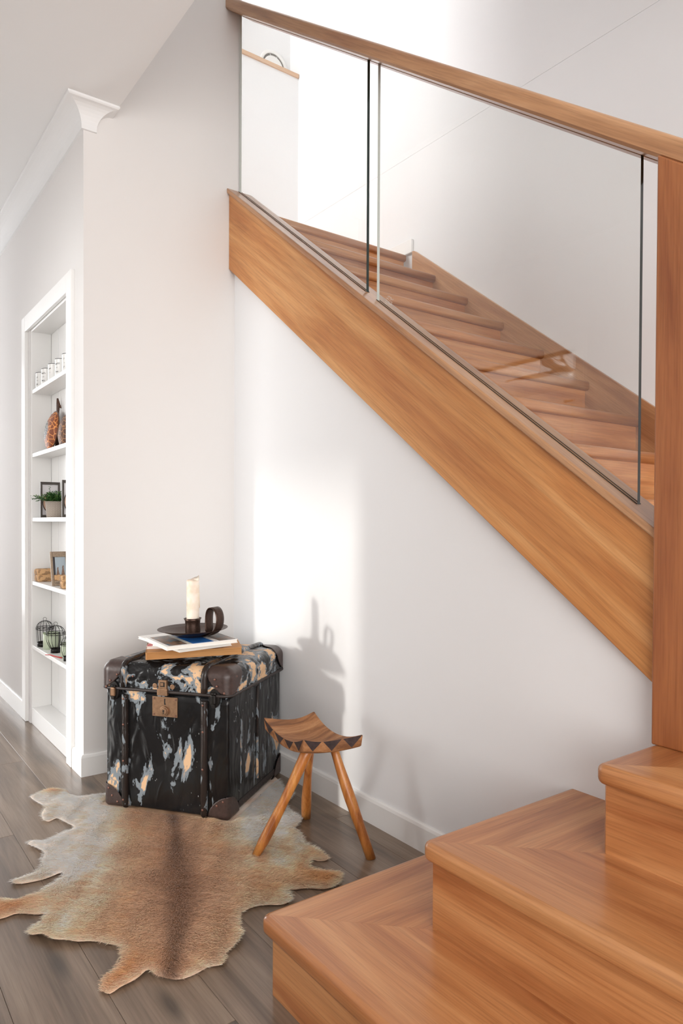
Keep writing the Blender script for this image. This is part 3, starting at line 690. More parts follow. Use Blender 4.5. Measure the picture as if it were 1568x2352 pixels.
# ================================================================== BOOKS AND CANDLE
M['page'] = plain('paper_pages', (238, 234, 226), .8); M['album'] = plain('tan_card', (196, 142, 88), .7, var=.1, bscale=30); M['albump'] = wood('kraft_pages', 0, lin((150, 98, 52)), lin((186, 132, 78)), lin((206, 156, 100)), rough=.8, coat=0)
M['white'] = plain('white_cover', (240, 238, 235), .35); M['pink'] = plain('red_white_cover', (226, 200, 196), .4)
def book(name, label, p0, p1, z0, th, width, cover, pages, covers=True, side=1, sub=None, group='books stacked on the trunk'):
    """p0,p1: ground-plan ends of one edge; the book extends to the left of p0->p1"""
    p0 = np.array(p0[:2]); p1 = np.array(p1[:2]); L = np.linalg.norm(p1-p0); a = math.atan2(*(p1-p0)[::-1])
    r = empty(name, (p0[0], p0[1], z0+.022*float((p0-BP)@BT)), a); r.rotation_mode = 'QUATERNION'; r.rotation_quaternion = BQ @ Quaternion((0, 0, 1), a); tag(r, label, 'book', group)
    y0, y1 = (0, width) if side > 0 else (-width, 0); c = .0016
    MB().box(.002, L-.002, y0+.002, y1-.002, c, th-c).build('pages', pages, r)
    MB().box(0, L, y0, y1, 0, c).build('back_cover', cover, r); f = MB().box(0, L, y0, y1, th-c, th).build('front_cover', cover, r)
    return r, L, (y0, y1), th, f
ZL = .5468
BP = gz(335, 1516, ZL)[:2]; BT = gz(556, 1492, ZL+.024)[:2]-BP; BT = BT/np.linalg.norm(BT); BQ = Quaternion(Vector((BT[0], BT[1], 0)).cross(Vector((0, 0, 1))), .022)
sub_ = lambda z: z
b1 = book('photo_album', 'thick tan album with brown pages at the bottom of the book pile', gz(335, 1516, ZL), gz(556, 1492, ZL+.024), ZL, .026, .20, M['album'], M['albump'])
MB().box(-.001, .003, 0, .20, 0, .026).build('spine', M['album'], b1[0])
b2 = book('magazine', 'thin magazine with a red and white cover lying on the tan album', gz(336, 1491, ZL+.027), gz(500, 1484, ZL+.033), ZL+.0263, .011, .17, M['pink'], M['page'])
MB().box(.002, .05, .002, .05, .011, .0114).build('red_stripe', plain('red_print', (205, 70, 74), .4), b2[0])
b3 = book('magazine', 'white magazine turned askew with its spine to the wall, below the photo cover', gz(317, 1466, ZL+.039), gz(412, 1500, ZL+.039), ZL+.0380, .010, .20, M['white'], M['page'])
b4 = book('magazine', 'white paperback magazine wedged beneath the photo cover, its page ends fanned', gz(424, 1499, ZL+.0400), gz(520, 1473, ZL+.046), ZL+.0483, .009, .15, M['white'], M['page'])
def covermat():
    m, nt, p = newmat('photo_cover'); tc = N(nt, 'ShaderNodeTexCoord'); n1 = N(nt, 'ShaderNodeTexNoise', Scale=28.0, Detail=5.0); nt.links.new(tc.outputs['Object'], n1.inputs['Vector'])
    c = ramp(nt, n1.outputs[0], [(.36, lin((70, 66, 60))), (.47, lin((116, 98, 84))), (.54, lin((150, 108, 78))), (.60, lin((92, 112, 124)))])
    nt.links.new(c, p.inputs['Base Color']); p.inputs['Roughness'].default_value = .3; return m
M['cover'] = covermat(); M['blue'] = plain('blue_print', (42, 104, 176), .3, var=.2, bscale=40); M['lightp'] = plain('pale_print', (214, 210, 200), .35)
z5 = ZL+.0576
A5, B5_, C5 = gz(331, 1448, z5+.013), gz(383, 1487, z5+.013), gz(546, 1468, z5+.019)
b5 = book('magazine', 'glossy magazine with rocks and blue water on its cover, top of the pile', B5_, C5, z5, .013, .235, M['white'], M['page'])
L5 = b5[1]
MB().box(.012, L5*.30, .012, .222, .013, .0134).build('cover_picture', M['cover'], b5[0])
MB().box(L5*.36, L5*.66, .006, .230, .013, .0134).build('cover_picture', M['blue'], b5[0])
MB().box(L5*.30, L5*.36, .004, .231, .013, .0133).build('cover_strip', M['lightp'], b5[0])
MB().box(L5*.74, L5*.985, .006, .230, .013, .0134).build('cover_picture', M['cover'], b5[0])
# candlestick
M['bronze'] = plain('aged_bronze', (70, 52, 44), .38, metal=.7, bump=.08, bscale=180, var=.25); M['wax'] = None
m, nt, p = newmat('ivory_wax'); tc = N(nt, 'ShaderNodeTexCoord'); n1 = N(nt, 'ShaderNodeTexNoise', Scale=26.0, Detail=3.0); nt.links.new(tc.outputs['Object'], n1.inputs['Vector'])
nt.links.new(ramp(nt, n1.outputs[0], [(.4, lin((246, 234, 220))), (.7, lin((232, 205, 178)))]), p.inputs['Base Color']); p.inputs['Roughness'].default_value = .5
p.inputs['Subsurface Weight'].default_value = .25; p.inputs['Subsurface Radius'].default_value = (.01, .005, .003); M['wax'] = m
ZS = z5+.017; cc_ = gz(443, 1460, ZS); ZS = z5+.0134+.022*float((cc_[:2]-BP)@BT)
cs = tag(empty('chamberstick', (cc_[0], cc_[1], ZS)), 'dark bronze candle holder with a wide saucer and looped handle on the books', 'candle holder'); cs.rotation_mode = 'QUATERNION'; cs.rotation_quaternion = BQ
R_ = .125
MB().lathe([(.0, .0), (.052, 0), (.056, .003), (.075, .010), (.100, .0185), (R_, .027), (R_, .0285), (.100, .0205), (.075, .0125), (.05, .0065), (0, .006)], n=56, caps=False).build('saucer', M['bronze'], cs, weld=True)
MB().lathe([(.027, .006), (.0275, .02), (.0265, .04), (.0275, .055), (.032, .064), (.030, .0645), (.0245, .056), (.0235, .03), (0, .03)], n=36, caps=False).build('socket', M['bronze'], cs, weld=True)
# handle: a strap rising from the rim and curling back over towards the socket
hx = np.array([.34, -.94]); hx /= np.linalg.norm(hx)      # towards the lower right of the saucer
pts = [(.055, -.0005), (.085, .0065), (.112, .018), (.130, .036), (.138, .062), (.135, .090), (.122, .108), (.104, .112), (.089, .103), (.082, .084), (.080, .058), (.080, .035), (.080, .0165)]
hw2 = .019; pn = np.array([-hx[1], hx[0]])
vs = []
for (r_, z_) in pts:
    for s1 in (-1, 1):
        q = hx*r_+pn*hw2*s1; vs.append((q[0], q[1], z_))
o = MB().add(vs, [(2*i, 2*i+1, 2*i+3, 2*i+2) for i in range(len(pts)-1)], 0, True).build('handle', M['bronze'], cs)
mm = o.modifiers.new('s', 'SUBSURF'); mm.levels = 2; mm.render_levels = 2
mm = o.modifiers.new('t', 'SOLIDIFY'); mm.thickness = .0022
cd = tag(empty('candle', tuple(Vector((cc_[0], cc_[1], ZS))+BQ @ Vector((0, 0, .0305)))), 'part-burnt ivory pillar candle standing in the bronze holder', 'candle'); cd.rotation_mode = 'QUATERNION'; cd.rotation_quaternion = BQ
vs = []; fs = []; nn = 28; rows = 16; hgt = .172
for i in range(rows+1):
    for k in range(nn):
        a = 2*math.pi*k/nn; t = i/rows; r = .0225*(1+.018*math.sin(3*a+5*t)+.015*math.sin(7*a-9*t)); z = hgt*t
        if i == rows: z += .004*math.sin(a*2)+.006*max(0, math.cos(a-.3))**3+.013*max(0, math.cos(a+.2))**14
        vs.append((r*math.cos(a)+.004*t, r*math.sin(a), z))
for i in range(rows):
    for k in range(nn): k2 = (k+1) % nn; fs.append((i*nn+k, i*nn+k2, (i+1)*nn+k2, (i+1)*nn+k))
b0_ = len(vs); 
for rr_, zz_ in ((.8, -.004), (.45, -.014), (.0, -.017)):
    for k in range(nn): a = 2*math.pi*k/nn; vs.append((.0225*rr_*math.cos(a)+.004, .0225*rr_*math.sin(a), hgt+zz_))
for i in range(3):
    for k in range(nn): k2 = (k+1) % nn; fs.append(((rows+i)*nn+k, (rows+i)*nn+k2, (rows+i+1)*nn+k2, (rows+i+1)*nn+k))
fs.append(tuple(range(nn))[::-1])
MB().add(vs, fs, 0, True).build('wax', M['wax'], cd, weld=True)
MB().tube([(.0215, -.008, .165), (.0228, -.008, .14), (.0228, -.008, .10), (.0225, -.008, .07)], [.003, .0026, .0028, .0032], 7).tube([(.018, -.0145, .17), (.0185, -.0145, .15), (.018, -.0145, .125)], [.0022, .002, .003], 7).build('drip', M['wax'], cd)
MB().tube([(.004, 0, .153), (.0045, .001, .162)], .001, 6).build('wick', M['dark'], cd)

# ================================================================== STOOL
def stoolmat():
    return wood('stool_timber', 0, lin((118, 76, 46)), lin((164, 112, 70)), lin((190, 140, 96)), rough=.7, coat=0, gs=2.2)
M['stool'] = stoolmat(); M['stoolleg'] = wood('stool_leg_timber', 2, lin((150, 84, 32)), lin((190, 118, 54)), lin((214, 148, 78)), rough=.38, coat=.25, gs=2)
M['burn'] = plain('burnt_pattern', (58, 43, 42), .6, var=.4, bscale=70)
SC = [np.array(q) for q in ((1.167, 2.031), (1.348, 1.996), (1.324, 1.690), (1.143, 1.750))]   # left, back, right, front corners
cen = sum(SC)/4
sl = tag(empty('carved_stool', (cen[0], cen[1], 0)), 'small three-legged carved wooden stool with a dished seat and burnt triangle edge', 'stool')
nu, nv = 25, 33
def seatpt(s, t):      # s: left->back , t: left->front
    # slightly bowed outline
    p = (SC[0]*(1-s)+SC[1]*s)*(1-t)+(SC[3]*(1-s)+SC[2]*s)*t
    bow = .010; n_s = (SC[1]-SC[0])/np.linalg.norm(SC[1]-SC[0]); n_t = (SC[3]-SC[0])/np.linalg.norm(SC[3]-SC[0])
    p = p-n_s*bow*math.sin(math.pi*t)*(1-2*s)*-1.0*(1 if 0 else .6) - n_t*bow*math.sin(math.pi*s)*(1-2*t)*-.9
    return p-cen
def seattop(s, t): return .385-.036*(1-(2*t-1)**2)-.014*(1-(2*s-1)**2)+.004*math.sin(7*s+3*t)*.4
def seatbot(s, t): return .346-.026*(1-(2*t-1)**2)-.012*(1-(2*s-1)**2)
mb = MB(); vt = []; vb = []
for i in range(nu):
    for j in range(nv):
        s_, t_ = i/(nu-1), j/(nv-1); p = seatpt(s_, t_); vt.append((p[0], p[1], seattop(s_, t_))); q = p*.97; vb.append((q[0], q[1], seatbot(s_, t_)))
n0 = nu*nv; fs = []
for i in range(nu-1):
    for j in range(nv-1):
        a = i*nv+j; fs.append((a, a+1, a+nv+1, a+nv)); fs.append((n0+a, n0+a+nv, n0+a+nv+1, n0+a+1))
ring = [(i, 0) for i in range(nu)]+[(nu-1, j) for j in range(1, nv)]+[(i, nv-1) for i in range(nu-2, -1, -1)]+[(0, j) for j in range(nv-2, 0, -1)]
for k in range(len(ring)):
    (i, j), (i2, j2) = ring[k], ring[(k+1) % len(ring)]; fs.append((i*nv+j, i2*nv+j2, n0+i2*nv+j2, n0+i*nv+j))
mb.add(vt+vb, fs, 0, True)
seat = mb.build('seat', M['stool'], sl, bevel=.004, seg=2, angle=50)
em = seat.modifiers.new('e', 'EDGE_SPLIT'); em.split_angle = math.radians(45)
# burnt triangles along the edges
def tri(e0, e1, k, n, out):
    def E(w, h):
        s_, t_ = e0[0]+(e1[0]-e0[0])*w, e0[1]+(e1[1]-e0[1])*w; p = seatpt(s_, t_)*1.0; a = np.array([p[0], p[1], seattop(s_, t_)]); q = p*.97; b = np.array([q[0], q[1], seatbot(s_, t_)])
        return a*(1-h)+b*h+np.array([out[0], out[1], 0])*.0006
    g = 5; vs = []; fs = []
    for a in range(g+1):
        h = .04+.86*a/g
        for b in range(g+1):
            wmid = (k+.5)/n; half = .46/n*(1-a/g); vs.append(E(wmid+half*(2*b/g-1), h))
    for a in range(g):
        for b in range(g): fs.append((a*(g+1)+b, a*(g+1)+b+1, (a+1)*(g+1)+b+1, (a+1)*(g+1)+b))
    return MB().add(vs, fs)
def nrm2(a, b, s): d = (b-a)/np.linalg.norm(b-a); return np.array([d[1], -d[0]])*s
for k in range(4): tri((0, 0), (0, 1), k, 4, nrm2(SC[0], SC[3], 1)).build('burnt_triangle', M['burn'], seat)
for k in range(3): tri((0, 1), (1, 1), k, 3, nrm2(SC[3], SC[2], 1)).build('burnt_triangle', M['burn'], seat)
feet = [gz(587, 1966, .006), gz(848, 1971, 0), gz(705, 1879, 0)]
tops = [(-.020, -.035), (.045, -.065), (.030, .045)]
for q, (f, tp) in enumerate(zip(feet, tops)):
    f = f[:2]-cen; pts = []; rad = []
    z0_ = .006 if q == 0 else 0.0
    for i in range(9):
        t = i/8; x = f[0]+(tp[0]-f[0])*t; y = f[1]+(tp[1]-f[1])*t; z = z0_+(.338-z0_)*t
        wob = .004*math.sin(3.3*t+q*2); pts.append((x+wob, y-wob*.6, z)); rad.append(.0145+.0022*math.sin(2.2*t+q)+.0015*math.sin(9*t+q*3))
    l_ = MB().tube(pts, rad, 14).build('leg', M['stoolleg'], sl)
    # level the foot with the floor
    for v in l_.data.vertices:
        if v.co.z < z0_+.012: v.co.z = z0_+max(0, (v.co.z-z0_)*.25)

# ================================================================== THINGS ON THE SHELVES
XC = .888
Yat = lambda px, py=1100: on(px, py, 0, XC)[1]
def textmesh(txt, size):
    cu = bpy.data.curves.new('lettering', 'FONT'); cu.body = txt; cu.size = size; cu.align_x = 'CENTER'; cu.align_y = 'CENTER'; cu.resolution_u = 2
    o = bpy.data.objects.new('lettering', cu); COL.objects.link(o); dg = bpy.context.evaluated_depsgraph_get()
    me = bpy.data.meshes.new_from_object(o.evaluated_get(dg)); bpy.data.objects.remove(o); bpy.data.curves.remove(cu); return me
M['enamel'] = plain('white_enamel', (240, 239, 236), .25); M['rim'] = plain('dark_rim', (70, 70, 72), .4); M['ink'] = plain('black_ink', (84, 84, 86), .5)
mugs = [(98, ['LP', 'in', 'EST'], 'with bold capitals, farthest from the shelf frame edge'), (111.5, ['WISHES', 'for', 'Happy'], 'with three lines of script, second in the row'),
        (127.5, ['HOT', 'I', ''], 'with one short word, middle of the row'), (144, ['all my', 'of', 'Love'], 'with curly script near its foot, fourth in the row'), (161, ['o', 'I', 'e'], 'half hidden by the shelf frame')]
def squiggle(mb, x0, x1, z, amp, n, wrap, r=.0006, seed=0):
    q = random.Random(seed); P_ = []
    for k in range(n*2+1):
        t = k/(n*2); P_.append(wrap(x0+(x1-x0)*t+q.uniform(-.0014, .0014), z+amp*(.5 if k % 2 else -.5)*q.uniform(.15, 1.15)))
    return mb.tube(P_, r, 4)
for px, words, how in mugs:
    y = Yat(px+4, 850); g = tag(empty('enamel_mug', (XC-.002, y, SH[4])), 'white enamel mug '+how, 'mug', 'white mugs on the top shelf')
    MB().lathe([(.0, 0), (.036, 0), (.039, .003), (.039, .076), (.0405, .079), (.0375, .079), (.036, .006), (0, .005)], n=32, caps=False).build('body', M['enamel'], g, weld=True)
    MB().tube([(.0398*math.cos(2*math.pi*k/32), .0398*math.sin(2*math.pi*k/32), .0790) for k in range(32)], .0014, 6, closed=True).build('rim', M['rim'], g)
    MB().tube([(.038, .0, .066), (.052, 0, .064), (.058, 0, .045), (.052, 0, .022), (.038, 0, .018)], .004, 6).build('handle', M['enamel'], g).rotation_euler = (0, 0, math.radians(60))
    def wrap(x_, z_):
        a = math.radians(205)+x_/.0394; return (.0394*math.cos(a), .0394*math.sin(a), z_)
    for q, wd in enumerate(words):
        if wd: squiggle(MB(), -.0024*len(wd), .0024*len(wd), .056-.018*q, (.009, .006, .010)[q], max(1, len(wd)), wrap, (.0005, .00035, .0005)[q], px*10+q).build('lettering', M['ink'], g)
# giraffe-print bowls and carved spoon
def giraffe(name, dark, line, disc):
    m, nt, p = newmat(name); tc = N(nt, 'ShaderNodeTexCoord'); vo = N(nt, 'ShaderNodeTexVoronoi', Scale=34.0, feature='DISTANCE_TO_EDGE'); nt.links.new(tc.outputs['Object'], vo.inputs['Vector'])
    c = ramp(nt, vo.outputs['Distance'], [(.045, line), (.075, dark)])
    if disc:
        ln_ = N(nt, 'ShaderNodeVectorMath', operation='DISTANCE'); nt.links.new(tc.outputs['Object'], ln_.inputs[0]); ln_.inputs[1].default_value = (0, .025, -.012)
        f = ramp(nt, ln_.outputs['Value'], [(.050, (1, 1, 1, 1)), (.052, (0, 0, 0, 1))])
        vd = N(nt, 'ShaderNodeTexVoronoi', Scale=165.0); nt.links.new(tc.outputs['Object'], vd.inputs['Vector'])
        dd = ramp(nt, vd.outputs['Distance'], [(.28, lin((225, 220, 210))), (.36, lin((32, 28, 28)))]); c = mix(nt, f, c, dd)
    nt.links.new(c, p.inputs['Base Color']); p.inputs['Roughness'].default_value = .5; return m
def dish(name, label, px, py, R, z, mat, tilt, x):
    y = on(px, py, 0, x)[1]; g = tag(empty(name, (x, y, z)), label, 'bowl', 'carved bowls on the shelf')
    mb = MB().lathe([(0, -.030), (R*.5, -.026), (R*.85, -.012), (R, .0), (R, .004), (R*.8, -.006), (R*.45, -.019), (0, -.023)], n=40, caps=False)
    o = mb.build('bowl', mat, g, weld=True); o.rotation_euler = (0, math.radians(90+tilt), math.radians(0)); o.location = (0, 0, R*.99)
    e = MB().tube([(R*math.cos(2*math.pi*k/40), R*math.sin(2*math.pi*k/40), .002) for k in range(40)], .0035, 6, closed=True).build('rim', plain('dark_bowl_rim', (92, 58, 38), .4), o); return g
dish('carved_bowl', 'wooden bowl on edge with giraffe pattern and black dotted patch', 120, 975, .098, SH[3], giraffe('giraffe_print', lin((132, 66, 28)), lin((220, 142, 72)), True), 8, .889)
dish('carved_bowl', 'darker giraffe-pattern bowl behind the dotted one', 151, 975, .088, SH[3], giraffe('dark_giraffe_print', lin((86, 52, 34)), lin((168, 118, 76)), False), 8, .915)
sy = on(131, 930, 0, .915)[1]
sp_ = tag(empty('carved_spoon', (.917, sy, SH[3])), 'dark carved wooden spoon handle rising behind the bowls', 'spoon')
MB().tube([(0, .012, 0), (0, .010, .06), (0, .006, .14), (.002, .0, .20), (.003, -.003, .235), (-.001, -.004, .262)], [.010, .008, .0065, .007, .009, .004], 10).build('handle', plain('dark_carved_wood', (74, 44, 28), .4, var=.2, bscale=50), sp_)
MB().tube([(.001, -.003, .236), (.010, -.008, .225), (.013, -.010, .215)], [.006, .005, .003], 8).build('hook', plain('carved_wood_hook', (96, 62, 42), .4), sp_)
# framed plaques and the potted plant
M['fdark'] = plain('dark_frame', (72, 64, 58), .45, var=.15, bscale=80); M['mat'] = plain('white_mount', (232, 228, 230), .6); M['oval'] = plain('pale_hide_oval', (222, 184, 160), .6, var=.12, bscale=90)
def plaque(name, label, px0, w_, h_, y, x, group):
    g = tag(empty(name, (x, y, SH[2])), label, 'picture', group)
    for a, b, c, d in ((0, .009, 0, h_), (w_-.009, w_, 0, h_), (.009, w_-.009, 0, .013), (.009, w_-.009, h_-.013, h_)): MB().box(a, b, -.006, .006, c, d).build('frame', M['fdark'], g, bevel=.0015)
    MB().box(.009, w_-.009, .001, .004, .013, h_-.013).build('mount', M['mat'], g)
    n = 28; cx, cz = w_*.48, h_*.42; rr = (w_*.36, h_*.27)
    o1 = [(cx+rr[0]*math.cos(t), -.006, cz+rr[1]*math.sin(t)) for t in np.linspace(0, 2*math.pi, n, endpoint=False)]
    o = MB().add(o1+[(x_, .001, z_) for x_, _, z_ in o1], [tuple(range(n))]+[(k, (k+1) % n, n+(k+1) % n, n+k) for k in range(n)]).build('oval', M['oval'], g)
    MB().tube([(x_, -.005, z_) for x_, _, z_ in o1], .0022, 6, closed=True).build('beading', plain('dark_beading', (66, 50, 42), .5), o)
    for k in range(5): MB().ball((cx-.01+.006*(k % 3), -.0066, cz-.02+.012*k), .0022, 6, sc=(1, .4, 1.3)).build('spot', M['fdark'], o)
    return g
plaque('framed_plaque', 'dark framed oval plaque standing behind the potted plant', 92, .092, .176, on(94, 1150, 0, .846)[1], .843, 'framed plaques on the shelf')
plaque('framed_plaque', 'dark framed oval plaque in front of the plant pot, mostly behind the shelf edge', 143, .078, .168, on(143.5, 1150, 0, .852)[1], .849, 'framed plaques on the shelf')
def potmat():
    m, nt, p = newmat('herringbone_pot'); tc = N(nt, 'ShaderNodeTexCoord'); sx = N(nt, 'ShaderNodeSeparateXYZ'); nt.links.new(tc.outputs['Object'], sx.inputs[0])
    at = N(nt, 'ShaderNodeMath', operation='ARCTAN2'); nt.links.new(sx.outputs[1], at.inputs[0]); nt.links.new(sx.outputs[0], at.inputs[1])
    def ma(op, a, b=None):
        n = N(nt, 'ShaderNodeMath', operation=op)
        for i, q in enumerate((a, b)):
            if q is None: continue
            if isinstance(q, (int, float)): n.inputs[i].default_value = q
            else: nt.links.new(q, n.inputs[i])
        return n.outputs[0]
    a = ma('MULTIPLY', at.outputs[0], 16/(2*math.pi)); tri_ = ma('PINGPONG', a, .5); h = ma('MULTIPLY', sx.outputs[2], 120.0)
    s1 = ma('ADD', h, ma('MULTIPLY', tri_, 2.6)); fr = ma('FRACT', s1); li = ma('LESS_THAN', fr, .16); ed = ma('LESS_THAN', ma('PINGPONG', a, .25), .022)
    f = ma('MAXIMUM', li, ed); c = mix(nt, f, lin((150, 136, 124)), lin((214, 204, 192))); nt.links.new(c, p.inputs['Base Color']); p.inputs['Roughness'].default_value = .7; return m
py_ = Yat(127, 1165); pl = tag(empty('potted_plant', (XC-.004, py_, SH[2])), 'small green leafy plant in a grey herringbone pot', 'plant')
MB().lathe([(0, 0), (.034, 0), (.036, .002), (.041, .078), (.038, .078), (.036, .070), (0, .070)], n=36, caps=False).build('pot', potmat(), pl, weld=True)
MB().lathe([(0, .068), (.0365, .069)], n=24, caps=False).build('soil', plain('dark_soil', (44, 34, 26), .95), pl)
greens = [plain('leaf_green_%s' % nm, c, .45) for nm, c in (('mid', (62, 110, 44)), ('deep', (38, 78, 32)), ('fresh', (112, 150, 62)))]
rl = random.Random(3); stems = MB(); leafv = [MB(), MB(), MB()]
for q in range(150):
    a = rl.uniform(0, 6.28); r0 = rl.uniform(0, .028); base = Vector((r0*math.cos(a), r0*math.sin(a), .068)); ht = rl.uniform(.008, .058)
    spread = rl.uniform(.005, .036); dx = Vector((math.cos(a)*spread*.75-.002, math.sin(a)*spread*1.25, ht))
    if q < 14: dx = Vector((-.052-.004*rl.random(), .012+.0085*q, .004+.034*rl.random())); base = Vector((-.020, .012, .070))
    if q == 5: dx = Vector((.0, -.01, .082))
    pts = [base+dx*t+Vector((0, 0, .012*math.sin(math.pi*t))) for t in (0, .33, .66, 1)]; stems.tube(pts, [.0009, .0008, .0007, .0005], 4)
    nl = 11
    for k in range(nl):
        t = .15+.85*k/(nl-1); p_ = base+dx*t+Vector((0, 0, .012*math.sin(math.pi*t))); b = rl.uniform(0, 6.28); el = rl.uniform(-.2, .9); L = rl.uniform(.006, .0125); W_ = L*.32
        d = Vector((math.cos(b)*math.cos(el), math.sin(b)*math.cos(el), math.sin(el))); sd = d.cross(Vector((0, 0, 1))).normalized()*W_; up = sd.cross(d).normalized()*W_*.35
        leafv[rl.choice((0, 0, 1, 1, 2))].add([p_, p_+d*L*.45+sd-up, p_+d*L*.5+up*.6, p_+d*L*.45-sd-up, p_+d*L], [(0, 1, 2), (0, 2, 3), (1, 4, 2), (2, 4, 3)])
stems.build('stem', greens[1], pl)['kind'] = 'stuff'
for mb, g_ in zip(leafv, greens): mb.build('foliage', g_, pl)['kind'] = 'stuff'
# woven baskets, giraffe photo
def weave(name, sc):
    m, nt, p = newmat(name); tc = N(nt, 'ShaderNodeTexCoord'); mp = N(nt, 'ShaderNodeMapping'); mp.inputs['Scale'].default_value = (sc, sc, sc); nt.links.new(tc.outputs['Object'], mp.inputs['Vector'])
    br = N(nt, 'ShaderNodeTexChecker', Scale=1.0); nt.links.new(mp.outputs[0], br.inputs['Vector'])
    wv = N(nt, 'ShaderNodeTexWave', Scale=.62, Distortion=1.5); wv.bands_direction = 'Z'; nt.links.new(mp.outputs[0], wv.inputs['Vector'])
    n1 = N(nt, 'ShaderNodeTexNoise', Scale=.16, Detail=1.0); nt.links.new(mp.outputs[0], n1.inputs['Vector'])
    c = mix(nt, br.outputs['Fac'], lin((206, 160, 112)), lin((226, 184, 138))); f = ramp(nt, n1.outputs[0], [(.52, (0, 0, 0, 1)), (.56, (1, 1, 1, 1))]); f2 = mix(nt, 1.0, f, ramp(nt, wv.outputs[0], [(.45, (0, 0, 0, 1)), (.55, (1, 1, 1, 1))]), 'MULTIPLY')
    c = mix(nt, f2, c, lin((84, 52, 36))); nt.links.new(c, p.inputs['Base Color']); p.inputs['Roughness'].default_value = .8
    b = N(nt, 'ShaderNodeBump', Strength=.7, Distance=.002); nt.links.new(br.outputs['Fac'], b.inputs['Height']); nt.links.new(b.outputs[0], p.inputs['Normal']); return m
M['weave'] = weave('woven_cane', 260)
def basket(label, y, x, w_, d_, h_):
    g = tag(empty('woven_basket', (x, y, SH[1])), label, 'basket', 'woven baskets on the shelf')
    o = rbox((w_, d_, h_*.62), .012, n=6).build('base', M['weave'], g, weld=True, loc=(-w_/2, -d_/2, 0)); o = rbox((w_+.003, d_+.003, h_*.5), .012, n=6).build('lid', M['weave'], g, weld=True, loc=(-w_/2-.0015, -d_/2-.0015, h_*.5)); return g
basket('woven cane lidded basket with dark zigzags beside the photo frame', 3.772, .888, .080, .072, .064)
basket('woven cane lidded basket in front of the photo frame, cut off by the shelf edge', on(152, 1340, 0, .872)[1], .880, .064, .05, .060)
M['fgilt'] = plain('carved_grey_gilt', (158, 138, 118), .45, metal=.2, bump=.5, bscale=160, var=.2)
fy = on(115, 1340, 0, .853)[1]-.045; ff = tag(empty('giraffe_photograph', (.850, fy, SH[1])), 'carved greyish frame leaning back with a photo of two giraffes', 'picture frame')
ff.rotation_euler = (math.radians(-14), 0, 0)
FWd, FHt = .080, .165
for a, b, c, d in ((0, .011, 0, FHt), (FWd-.011, FWd, 0, FHt), (.011, FWd-.011, 0, .026), (.011, FWd-.011, FHt-.026, FHt)): MB().box(a, b, -.005, .005, c, d).build('frame', M['fgilt'], ff, bevel=.002)
MB().box(.011, FWd-.011, 0, .003, .026, FHt-.026).build('photo_sky', plain('photo_sky', (176, 190, 200), .3), ff)
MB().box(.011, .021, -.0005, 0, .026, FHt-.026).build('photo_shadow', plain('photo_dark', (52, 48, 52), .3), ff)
M['gir'] = plain('photo_giraffe', (136, 108, 92), .4, var=.25, bscale=200)
for bx_, hgt_, lean in ((.030, .062, .003), (.053, .070, .004)):
    MB().add([(bx_-.009, -.0008, .026), (bx_+.013, -.0008, .026), (bx_+.009, -.0008, .052), (bx_+.001+lean, -.0008, .027+hgt_*.86), (bx_-.004+lean, -.0008, .027+hgt_*.84), (bx_-.007, -.0008, .050)], [(0, 1, 2, 5), (5, 2, 3, 4)]).build('giraffe_picture', M['gir'], ff)
    MB().add([(bx_-.006+lean, -.0009, .026+hgt_*.86), (bx_+.001+lean, -.0009, .026+hgt_*.84), (bx_+.002+lean, -.0009, .030+hgt_*.95), (bx_-.002+lean, -.0009, .030+hgt_*.97)], [(0, 1, 2, 3)]).build('giraffe_picture', M['gir'], ff)
MB().box(.012, FWd*.75, -.0075, -.005, .024, .052).build('woven_card', M['weave'], ff, bevel=.001)
squiggle(MB(), .016, .062, .013, .009, 6, lambda x_, z_: (x_, -.0056, z_), .0007, 5).build('lettering', M['ink'], ff)
